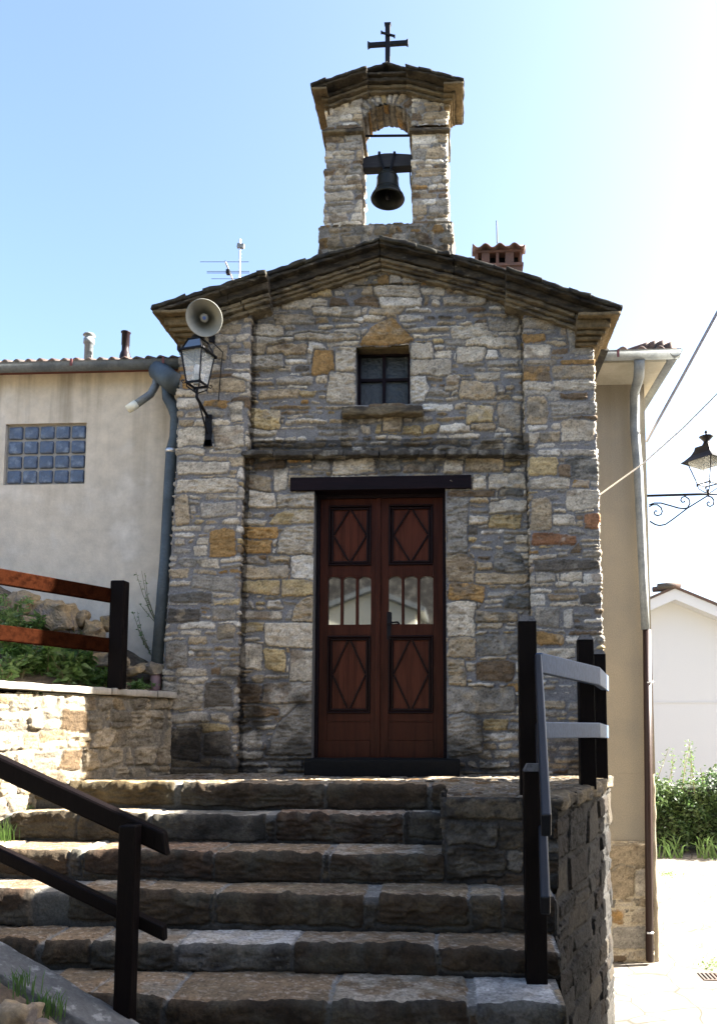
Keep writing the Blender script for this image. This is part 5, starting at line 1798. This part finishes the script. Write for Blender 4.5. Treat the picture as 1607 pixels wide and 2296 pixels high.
sp = thing('loudspeaker', 'round grey horn loudspeaker above the lantern on the left pilaster', 'loudspeaker', (at(458, 713, YP).x, YP, at(458, 713, YP).z))
SY = -0.52
hc = at(458, 713, SY)
r_h = 41.5 * 5.66 / 1750
axv = (Vector(CAM) - hc).normalized()
m = MB().lathe([(r_h * 1.0, 0.0), (r_h * 1.02, .006), (r_h, .012), (r_h * .93, -.01), (r_h * .72, -.07), (r_h * .5, -.13), (r_h * .36, -.20), (.05, -.24), (.05, -.30), (0, -.30)], hc, axv, 48)
m.lathe([(r_h * .985, .010), (r_h * .90, -.012), (r_h * .68, -.07), (r_h * .46, -.13), (r_h * .33, -.20), (0.0, -.21)], hc, axv, 48)
m.build('horn', M['horn'], sp, smooth=True)
m = MB().lathe([(.034, -.21), (.034, -.12), (.030, -.055), (.024, -.045), (0, -.043)], hc, axv, 24)
m.build('centre_plug', M['horn'], sp, smooth=True)
MB().lathe([(.013, -.0435), (.013, -.040), (0, -.040)], hc, axv, 20).build('badge', M['horn_blue'], sp)
bk = hc + axv * -0.25
m = MB().bar(bk, (bk.x, YP + .01, bk.z - .02), .03, .03).bar((bk.x, YP - .012, bk.z - .1), (bk.x, YP - .012, bk.z + .06), .05, .012, (0, 1, 0))
bt = at(440, 757, SY + .16)
m.tube([bk, bt, (bt.x, YP, bt.z - .02)], .006, 6)
m.build('bracket', M['iron'], sp)
MB().tube([at(462, 752, -.2), at(500, 790, YP - .03), at(497, 812, YP - .02), at(490, 900, YP - .02)], .004, 6).build('cable', M['iron'], sp)

# ================================================================== ochre house on the right
RY = 2.30
oh = thing('ochre_house', 'tall ochre roughcast house standing behind the chapel on the right', 'house', (0.5, RY, STREET))
cxp = [at(1443, 870, RY), at(1453, 1200, RY), at(1462, 1480, RY), at(1468, 1730, RY)]
xo0, xo1 = -1.0, cxp[3].x
zw = at(1400, 862, RY).z
zp = at(1400, 1890, RY).z
zq = at(1468, 1735, RY).z
wm = MB()
xt = cxp[0].x
n = 14
wm.hexa([(xo0, RY, zq), (xo1, RY, zq), (xo1, RY + 7, zq), (xo0, RY + 7, zq)], [(xo0, RY, zw), (xt, RY, zw), (xt, RY + 7, zw), (xo0, RY + 7, zw)])
wm.box(xo0, xo1 - 0.055, RY + .001, RY + 7, zp, zq - .001)
wm.build('wall', M['yellow'], oh)
# lighter rough render at the corner foot
MB().rough((xo1 - 0.053, RY + 0.02, STREET), (0.055, 0, 0), (0, 5.0, 0), (0, 0, zq - STREET - .004), 0.012, 0.008, 0.05, 9, 2).build('corner_render', M['yellow'], oh, smooth=True)
foot_ex = [rect(1352, 1890, 1452, 1946, 'tan'), rect(1360, 1950, 1420, 2015, 'tan'), rect(1424, 1955, 1452, 2010, 'pale'), rect(1366, 2040, 1397, 2074, 'ochre'), rect(1415, 2046, 1452, 2070, 'pale'),
           rect(1367, 2078, 1452, 2128, 'grey'), rect(1367, 2140, 1400, 2155, 'brown'), rect(1405, 2132, 1452, 2155, 'tan')]
STYLE['foot'] = dict(STYLE['facade'], mortar=(0.42, 0.36, 0.26), rough=0.004, proud=(0.003, 0.012), pal=[('tan', 5), ('pale', 5), ('grey', 1)])
strip('stone_foot', lambda z: [(0.9 + 0 * z, RY - 0.004 + 0 * z), (xo1 - 0.056 + 0 * z, RY - 0.004 + 0 * z)], STREET - 0.03, zp + 0.02, 'foot', 131, oh, 0.012, [(0, RY, foot_ex)])
MB().box(xo0, xo1 - 0.06, RY + 0.012, RY + 1.0, STREET - 0.05, zp - .002).build('foot_core', M['core'], oh)
# roof, soffit, gutters
GYr = 7.89 - 6.18
gr0, gr1 = at(1340, 795, GYr), at(1522, 790, GYr)
gzr = gr1.z
xg = gr1.x
wave_roof('roof', xo0, at(1508, 775, GYr).x, GYr + 0.03, gzr + 0.06, RY + 4.0, gzr + 0.06 + 0.34 * 4.5, 0.19, 0.033, M['tile'], oh, thick=0.03)
MB().hexa([(xo0, GYr + .06, gzr - .07), (xg - .12, GYr + .06, gzr - .07), (xg - .12, RY + 7, gzr - .07), (xo0, RY + 7, gzr - .07)],
          [(xo0, GYr + .06, gzr - .02), (xg - .12, GYr + .06, gzr - .02), (xg - .12, RY + 7, gzr - .02), (xo0, RY + 7, gzr - .02)]).build('soffit', M['soffit_white'], oh)
MB().prism([(xo0, RY - .02, zw - .001), (xo0, RY + .3, zw - .001), (xo0, RY + .3, gzr - .071), (xo0, GYr + .1, gzr - .071)], (xt + .03 - xo0, 0, 0)).build('cove', M['soffit_white'], oh)
gg = halfpipe(MB(), (xo0, GYr, gzr), (xg, GYr, gzr + .01), 0.075).build('gutter', M['zinc'], oh, smooth=True)
halfpipe(MB(), (xg - .055, GYr - .06, gzr + .005), (xg - .055, RY + 7, gzr - .01), 0.07).build('gutter', M['zinc'], oh, smooth=True)
g = at(1385, 800, GYr - .08)
MB().box(g.x - .012, g.x + .012, GYr - 0.082, GYr - 0.075, gzr - .07, gzr + .01).build('gutter_bracket', M['red_strip'], gg)
# hip tiles along the right edge of the roof
for i in range(4):
    a = at(1440 + i * 18, 780 - (1.5 - abs(i - 1.6)) * 4, GYr + .1)
    MB().tube([a + Vector((-.16, .25, .03)), a + Vector((.06, 0, -.01))], [.06, .075], 10).build('hip_tile', M['tile'], oh, smooth=True)
# downpipes
yd = RY - 0.08
pts = [at(1433, 806, GYr), at(1431, 845, GYr + .12), at(1422, 880, yd), at(1422, 960, yd), at(1430, 1060, yd), at(1441, 1300, yd), at(1446, 1412, yd)]
dpo = MB().tube(pts, [.055, .055, .052, .052, .050, .046, .044], 14).build('downpipe', M['zinc'], oh, smooth=True)
MB().tube([at(1448, 1411, yd), at(1452, 1760, yd), at(1455, 2155, yd)], .038, 14).build('lower_pipe', M['brown_pipe'], dpo, smooth=True)
MB().tube([at(1455, 1411, yd + .03), at(1459, 1760, yd + .03), at(1461, 2155, yd + .03)], .016, 8).build('conduit', M['brown_pipe'], dpo, smooth=True)
for y_ in (1530, 2092):
    c = at(1456, y_, yd - .03)
    MB().tube([c + Vector((-.03, 0, 0)), c + Vector((.035, 0, 0))], .012, 8).build('pipe_clamp', M['steel'], dpo, smooth=True)

# brick chimney above the chapel roof (stands on the roof of the ochre house)
CY = 3.4
ch = thing('brick_chimney', 'small red brick chimney with wavy tile cap rising behind the chapel roof', 'chimney', at(1120, 700, CY))
a, c = at(1062, 545, CY), at(1172, 600, CY)
wch = c.x - a.x
zb1_, zb2_ = at(1117, 640, CY).z, at(1117, 597, CY).z
ztc = at(1117, 566, CY).z
body = MB().box(a.x + .03, c.x - .01, CY, CY + .5, STREET + 6.5, zb2_ - .002)
body.box(a.x + .005, c.x + .005, CY - .02, CY + .52, zb2_ - .002 - .0, zb2_ + .035)
zz0 = zb2_ + .035
for (p_, q_) in ((.0, .05), (.13, .30), (.44, .50), (.64, .82), (.95, 1.0)):
    for yq in (CY, CY + .4):
        body.box(a.x + .02 + (wch - .03) * p_, a.x + .02 + (wch - .03) * q_, yq, yq + .1, zz0, ztc)
body.box(a.x + .01, c.x, CY - .01, CY + .51, ztc, ztc + .03)
body.build('brickwork', M['tile_red'], ch)
MB().box(a.x + .06, c.x - .05, CY + .12, CY + .38, zz0, ztc - .002).build('flue_opening', M['soot'], ch)
wave_roof('tile_cap', a.x - .02, c.x + .03, CY - .08, ztc + .055, CY + .28, ztc + .15, wch / 3.4, .028, M['tile_red'], ch, thick=.018)
MB().tube([(a.x - .02, CY + .2, ztc + .135), (a.x + wch * .55, CY + .2, ztc + .135)], [.05, .055], 12).tube([(a.x + wch * .5, CY + .2, ztc + .155), (c.x + .05, CY + .2, ztc + .15)], [.05, .055], 12).build('ridge_tile', M['tile_red'], ch, smooth=True)
MB().tube([at(1114, 545, CY + .2), at(1113, 495, CY + .2)], .008, 6).build('rod', M['iron'], ch)

# ================================================================== street lantern on the ochre house
SLY = RY + 0.35
sl_ = thing('street_lantern', 'street lantern with curved hood on a scrolled iron bracket at the right edge', 'lantern', (at(1455, 1110, SLY).x, SLY, at(1455, 1110, SLY).z))
s0, s1 = at(1440, 1112, SLY), at(1640, 1106, SLY)
m = MB().tube([s0, s1], .014, 10)
m.build('bracket', M['iron'], sl_, smooth=True)


def spiral(c, r0, r1, a0, a1, n=22):
    return [Vector((c.x + (r0 + (r1 - r0) * i / n) * math.cos(a0 + (a1 - a0) * i / n), c.y, c.z + (r0 + (r1 - r0) * i / n) * math.sin(a0 + (a1 - a0) * i / n))) for i in range(n + 1)]


px2 = lambda x, y: at(1640 / 1.2247 + x * 0.2041 / 1.2247, 1160 / 1.2247 + y * 0.2041 / 1.2247, SLY)
k = 0.00083
m = MB()
m.tube([px2(690, 1110), px2(760, 1085), px2(850, 1085), px2(960, 1115), px2(1080, 1150), px2(1150, 1160), px2(1205, 1150)], .0085, 6)
m.tube([px2(700, 1330), px2(770, 1372), px2(830, 1388), px2(910, 1372), px2(1000, 1310), px2(1205, 1155), px2(1470, 990)], .0085, 6)
m.tube([px2(690, 1135), px2(740, 1108), px2(800, 1108), px2(850, 1145), px2(868, 1195), px2(850, 1240), px2(805, 1255), px2(768, 1240), px2(758, 1210), px2(775, 1188), px2(800, 1195)], .008, 6)
m.tube([px2(1205, 1150), px2(1240, 1090), px2(1225, 1030), px2(1175, 995), px2(1130, 1010), px2(1115, 1045), px2(1135, 1075), px2(1165, 1070), px2(1168, 1055)], .008, 6)
m.tube([px2(1475, 990), px2(1530, 1005), px2(1563, 1050), px2(1555, 1105), px2(1510, 1132), px2(1475, 1115), px2(1468, 1085), px2(1490, 1068), px2(1505, 1080)], .008, 6)
m.build('scroll', M['iron'], sl_, smooth=True)
lcx = px2(1475, 700)
rot2 = Matrix.Rotation(math.radians(38), 4, 'Z')


def lx2(x, y, z):
    v = rot2 @ Vector((x, y, 0))
    return Vector((lcx.x + v.x, SLY + v.y, z))


zT, zB = px2(1475, 520).z, px2(1475, 830).z
f2 = lantern_body(sl_, lx2, zT, zB, 0.155, 0.078, zT + .02, 0.14, M['iron'], M['lamp_glass'], 0.009)
hood = MB()
crn = [(-1, -1), (1, -1), (1, 1), (-1, 1)]
pr_ = [(0.205, -0.012), (0.165, 0.025), (0.125, 0.070), (0.098, 0.125), (0.09, 0.165), (0.082, 0.168)]
for i in range(4):
    a, c = crn[i], crn[(i + 1) % 4]
    for (ra, za), (rb_, zb__) in zip(pr_[:-1], pr_[1:]):
        hood.prism([lx2(a[0] * ra, a[1] * ra, zT + za), lx2(c[0] * ra, c[1] * ra, zT + za), lx2(c[0] * rb_, c[1] * rb_, zT + zb__), lx2(a[0] * rb_, a[1] * rb_, zT + zb__)], (0, 0, -.004))
hood.build('hood', M['iron'], sl_)
hood = MB().lathe([(0.085, .160), (.055, .18), (.035, .215), (.032, .23), (.065, .27), (.082, .285), (.06, .295), (.02, .305), (.008, .32), (.02, .335), (.014, .35), (0, .365)], Vector((lcx.x, SLY, zT)), (0, 0, 1), 24)
hood.build('finial', M['iron'], sl_, smooth=True)
m = MB()
base = Vector((lcx.x, SLY, zB - .11))
for (sx, sy) in crn:
    m.tube([lx2(sx * .078, sy * .078, zB), lx2(sx * .07, sy * .07, zB - .05), lx2(sx * .035, sy * .035, zB - .085), base], .005, 6)
    m.bar(lx2(sx * .082, sy * .082, zB - .025), lx2(sx * .082, sy * .082, zB + .012), .014, .014)
m.tube([base + Vector((0, 0, .05)), base, px2(1475, 975)], [.012, .02, .022], 10)
m.build('cradle', M['iron'], sl_)
MB().tube([lx2(-.03, 0, zB + .02), lx2(-.03, 0, zT)], .008, 6).lathe([(0, -.06), (.03, -.05), (.034, 0), (.025, .05), (0, .06)], lx2(.01, 0, (zT + zB) / 2 - .02), (0, 0, 1), 16).build('bulb', M['lamp_glass'], f2, smooth=True)

# ================================================================== overhead cables
for (pts, r_, mm, lab) in (
        ([(1338, 1113, .35), (1440, 1040, .1), (1530, 960, -.1), (1640, 850, -.4)], .007, 'cable', 'pale thin cable running from the chapel side up to the right across the ochre house'),
        ([(1449, 990, 2.6), (1475, 942, 2.2), (1530, 843, 1.6), (1640, 640, .8)], .016, 'cable_dark', 'thick grey twisted cable rising steeply from the ochre house wall'),
        ([(1449, 896, 2.9), (1520, 902, 2.6), (1640, 908, 2.2)], .003, 'cable', 'very thin wire running level from under the ochre house eave'),
        ([(1462, 1201, 2.9), (1540, 1185, 2.6), (1640, 1165, 2.2)], .002, 'cable', 'hair-thin wire below the street lantern bracket')):
    o = MB().tube([at(*p) for p in pts], r_, 8).build('overhead_cable', M[mm], smooth=True)
    tag(o, lab, 'cable', 'overhead cables')

# ================================================================== far right: white house, hedge, drain
WY = 14.0
wh = thing('white_house', 'white gabled house behind the hedge at the right edge', 'house', (7, WY, STREET))
ap = at(1512, 1318, WY)
sl1 = at(1607, 1357, WY)
slope = (ap.z - sl1.z) / (sl1.x - ap.x)
hw = 3.6
ezz = ap.z - slope * hw - .05
MB().prism([(ap.x - hw + .4, WY + .45, STREET), (ap.x + hw - .4, WY + .45, STREET), (ap.x + hw - .4, WY + .45, ezz + .15), (ap.x, WY + .45, ap.z - .12), (ap.x - hw + .4, WY + .45, ezz + .15)], (0, 8, 0)).build('wall', M['white'], wh)
for sx in (-1, 1):
    MB().prism([(ap.x, WY + .0, ap.z - .30), (ap.x, WY + .0, ap.z - .02), (ap.x + sx * hw, WY + .0, ezz + .03), (ap.x + sx * hw, WY + .0, ezz - .25)][::sx], (0, .46, 0)).build('barge_board', M['white'], wh)
    MB().hexa([(ap.x, WY - .04, ap.z - .018), (ap.x + sx * (hw + .1), WY - .04, ezz - .0), (ap.x + sx * (hw + .1), WY + 8.5, ezz), (ap.x, WY + 8.5, ap.z - .018)],
              [(ap.x, WY - .04, ap.z + .05), (ap.x + sx * (hw + .1), WY - .04, ezz + .07), (ap.x + sx * (hw + .1), WY + 8.5, ezz + .07), (ap.x, WY + 8.5, ap.z + .05)]).build('roof', M['tile'], wh)
for i in range(2):
    MB().tube([(ap.x - .45, WY - .05 + i * .5, ap.z + .03), (ap.x + .12, WY - .05 + i * .5, ap.z + .08)], [.07, .09], 8).build('ridge_tile', M['tile'], wh, smooth=True)
ls = at(1540, 1575, WY + .43)
MB().box(ap.x - hw + .4, ap.x + hw - .4, WY + .43, WY + .452, ls.z - .01, ls.z + .01).build('wall_band', M['white'], wh)

hedge = thing('hedge', 'dense green clipped hedge with tall sprigs in front of the white house', 'hedge', (5.6, 9.2, STREET))
r = np.random.RandomState(5)
HX0, HX1, HYa, HYb = 3.4, 8.2, 8.6, 10.0
pts = []
for i in range(15000):
    x = r.uniform(HX0, HX1)
    top = STREET + 1.25 + 0.34 * float(fb(x * 1.6, 1.0, 3.0)) + 0.16 * float(fb(x * 6.0, 4.0, 3.0))
    u_ = r.rand()
    if u_ < 0.62:
        z = STREET + 0.10 + r.rand() ** 0.8 * (top - STREET - .1)
        y = HYa + 0.34 * float(fb(x * 2.5, z * 3.0, 1.0)) + abs(r.normal()) * 0.14 - 0.05
    else:
        z = top + r.normal() * .07
        y = r.uniform(HYa, HYb)
    pts.append((x, y, z))
st = MB()
spr = []
for i in range(34):
    x, y = r.uniform(HX0, HX1), r.uniform(HYa, HYa + .8)
    h_ = r.uniform(.25, .85)
    tip = (x + r.normal() * .12, y, STREET + 1.25 + h_)
    st.tube([(x, y, STREET + 1.1), tip], [.008, .004], 5)
    for q in range(int(46 * h_) + 10):
        t = r.rand()
        spr.append((x + (tip[0] - x) * t + r.normal() * .035, y + r.normal() * .035, STREET + 1.1 + (h_ + .15) * t))
for i in range(9):
    x = HX0 + (HX1 - HX0) * (i + .5) / 9
    st.tube([(x, HYa + .5, STREET), (x + .1, HYa + .45, STREET + 1.2)], [.03, .015], 6)
st.build('stem', M['twig'], hedge)
leaves('foliage', M['leaf_hedge'], hedge, pts, 0.085, 7, asp=0.55, up=0.2)
leaves('sprig', M['leaf_light'], hedge, spr, 0.065, 8, asp=0.4, up=0.5)
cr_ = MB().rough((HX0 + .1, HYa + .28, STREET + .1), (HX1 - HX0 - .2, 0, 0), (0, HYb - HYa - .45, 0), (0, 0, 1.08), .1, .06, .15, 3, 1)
cr_.build('inner_shade_block', mat('shaded hedge twigs', (0.02, 0.025, 0.012), 0.95, vary=0.5, scale=20), hedge, smooth=True)  # solid dark filler; the hedge's inner shade is put into its colour
# iris clumps at the foot of the hedge
for i, (px, lab) in enumerate([(1500, 'spiky yellow green iris clump at the left foot of the hedge'), (1590, 'spiky iris clump at the foot of the hedge by the right edge')]):
    c = at(px, 1865, 8.25)
    rr2 = np.random.RandomState(40 + i)
    Vv, Q = [], []
    for k in range(20):
        x, y = c.x + rr2.normal() * .10, 8.3 + rr2.normal() * .08
        l, a = rr2.uniform(.25, .5), rr2.normal() * .5
        dx = math.sin(a) * l
        w = .014
        b_ = len(Vv)
        Vv += [(x - w, y, STREET), (x + w, y, STREET), (x + dx * .5 + w, y - .03, STREET + l * .75), (x + dx * .5 - w, y - .03, STREET + l * .75), (x + dx + .002, y - .08, STREET + l * .9), (x + dx - .002, y - .08, STREET + l * .9)]
        Q += [(b_, b_ + 1, b_ + 2, b_ + 3), (b_ + 3, b_ + 2, b_ + 4, b_ + 5)]
    tag(np_mesh('iris_clump', Vv, Q, M['leaf_light'], smooth=False), lab, 'plant', 'iris clumps')

dr0, dr1 = atz(1566, 2184, STREET + .01), atz(1640, 2196, STREET + .01)
dg = thing('drain_grate', 'dark slotted iron drain grate in the bright paving at the right edge', 'drain grate', (dr0.x, dr0.y, STREET))
m = MB()
gy0, gy1 = dr1.y - .03, dr0.y + .05
m.box(dr0.x, dr0.x + .34, gy0, gy0 + .02, STREET, STREET + .012).box(dr0.x, dr0.x + .34, gy1 - .02, gy1, STREET, STREET + .012)
for i in range(9):
    x = dr0.x + .0 + i * .04
    m.box(x, x + .02, gy0 + .02, gy1 - .02, STREET, STREET + .012)
m.build('bars', M['tile'], dg)
MB().box(dr0.x + .002, dr0.x + .338, gy0 + .022, gy1 - .022, STREET + .002, STREET + .004).build('pit', M['soot'], dg)
for i, (px, py, lab) in enumerate([(1495, 1960, 'small green weed patch on the bright paving near the hedge'), (1598, 2165, 'small green weed beside the drain grate'), (1604, 1925, 'low grass at the right edge of the paving')]):
    c = atz(px, py, STREET)
    rr2 = np.random.RandomState(60 + i)
    pts = [(c.x + rr2.normal() * .08, c.y + rr2.normal() * .12, STREET + abs(rr2.normal()) * .01) for k in range(90)]
    tag(leaves('paving_weed', M['leaf_light'], None, pts, .04, 70 + i, up=.6), lab, 'weed', 'weeds in the paving')

# ================================================================== off-frame houses added to shade the stairs and show in the door panes
OX, OYN, OH = 3.7, 0.30, 3.45
nh = thing('unseen_shade_house', 'unseen house added across the lane to shade the stairs from the right', 'house', (OX, -5, STREET))  # unseen house, added and sized to shade the stairs
MB().box(OX + .25, OX + 7, -12, OYN - .2, STREET, OH - .05).build('wall', M['plaster'], nh)
MB().prism([(OX, 0, OH - .08), (OX + 7.2, 0, OH - .08), (OX + 7.2, 0, OH), (OX + 3.6, 0, OH + 1.9), (OX, 0, OH)], (0, OYN + 12, 0)).build('roof', M['tile'], nh)
for ch_ in nh.children:
    if ch_.name.startswith('roof'):
        ch_.location.y = -12.0
bh = thing('rear_house', 'white gabled house behind the viewer, mirrored in the door panes', 'house', (-2.3, -16, STREET))
MB().prism([(-3.6, -14.5, STREET), (-1.05, -14.5, STREET), (-1.05, -14.5, 3.25), (-2.3, -14.5, 3.75), (-3.6, -14.5, 3.25)][::-1], (0, -2.4, 0)).build('wall', M['cream'], bh)
for sx in (-1, 1):
    MB().hexa([(-2.3, -14.3, 3.78), (-2.3 + sx * 1.5, -14.3, 3.2), (-2.3 + sx * 1.5, -17, 3.2), (-2.3, -17, 3.78)],
              [(-2.3, -14.3, 3.92), (-2.3 + sx * 1.5, -14.3, 3.34), (-2.3 + sx * 1.5, -17, 3.34), (-2.3, -17, 3.92)]).build('roof', M['zinc'], bh)
ob = thing('rear_blocker', 'added unseen dark barn behind the viewer, mirrored above the white house', 'blocker', (-2, -18, STREET))  # added blocker: cuts low sky light in front and darkens the pane reflection
MB().prism([(-11, -17.2, STREET), (6, -17.2, STREET), (6, -17.2, 6.2), (-2.5, -17.2, 8.6), (-11, -17.2, 6.2)][::-1], (0, -6, 0)).build('wall', M['black_stone'], ob)
MB().prism([(-11.6, -16.8, 6.1), (-2.5, -16.8, 8.65), (6.6, -16.8, 6.1), (6.6, -16.8, 6.35), (-2.5, -16.8, 8.9), (-11.6, -16.8, 6.35)][::-1], (0, -6.8, 0)).build('roof', M['slate'], ob)
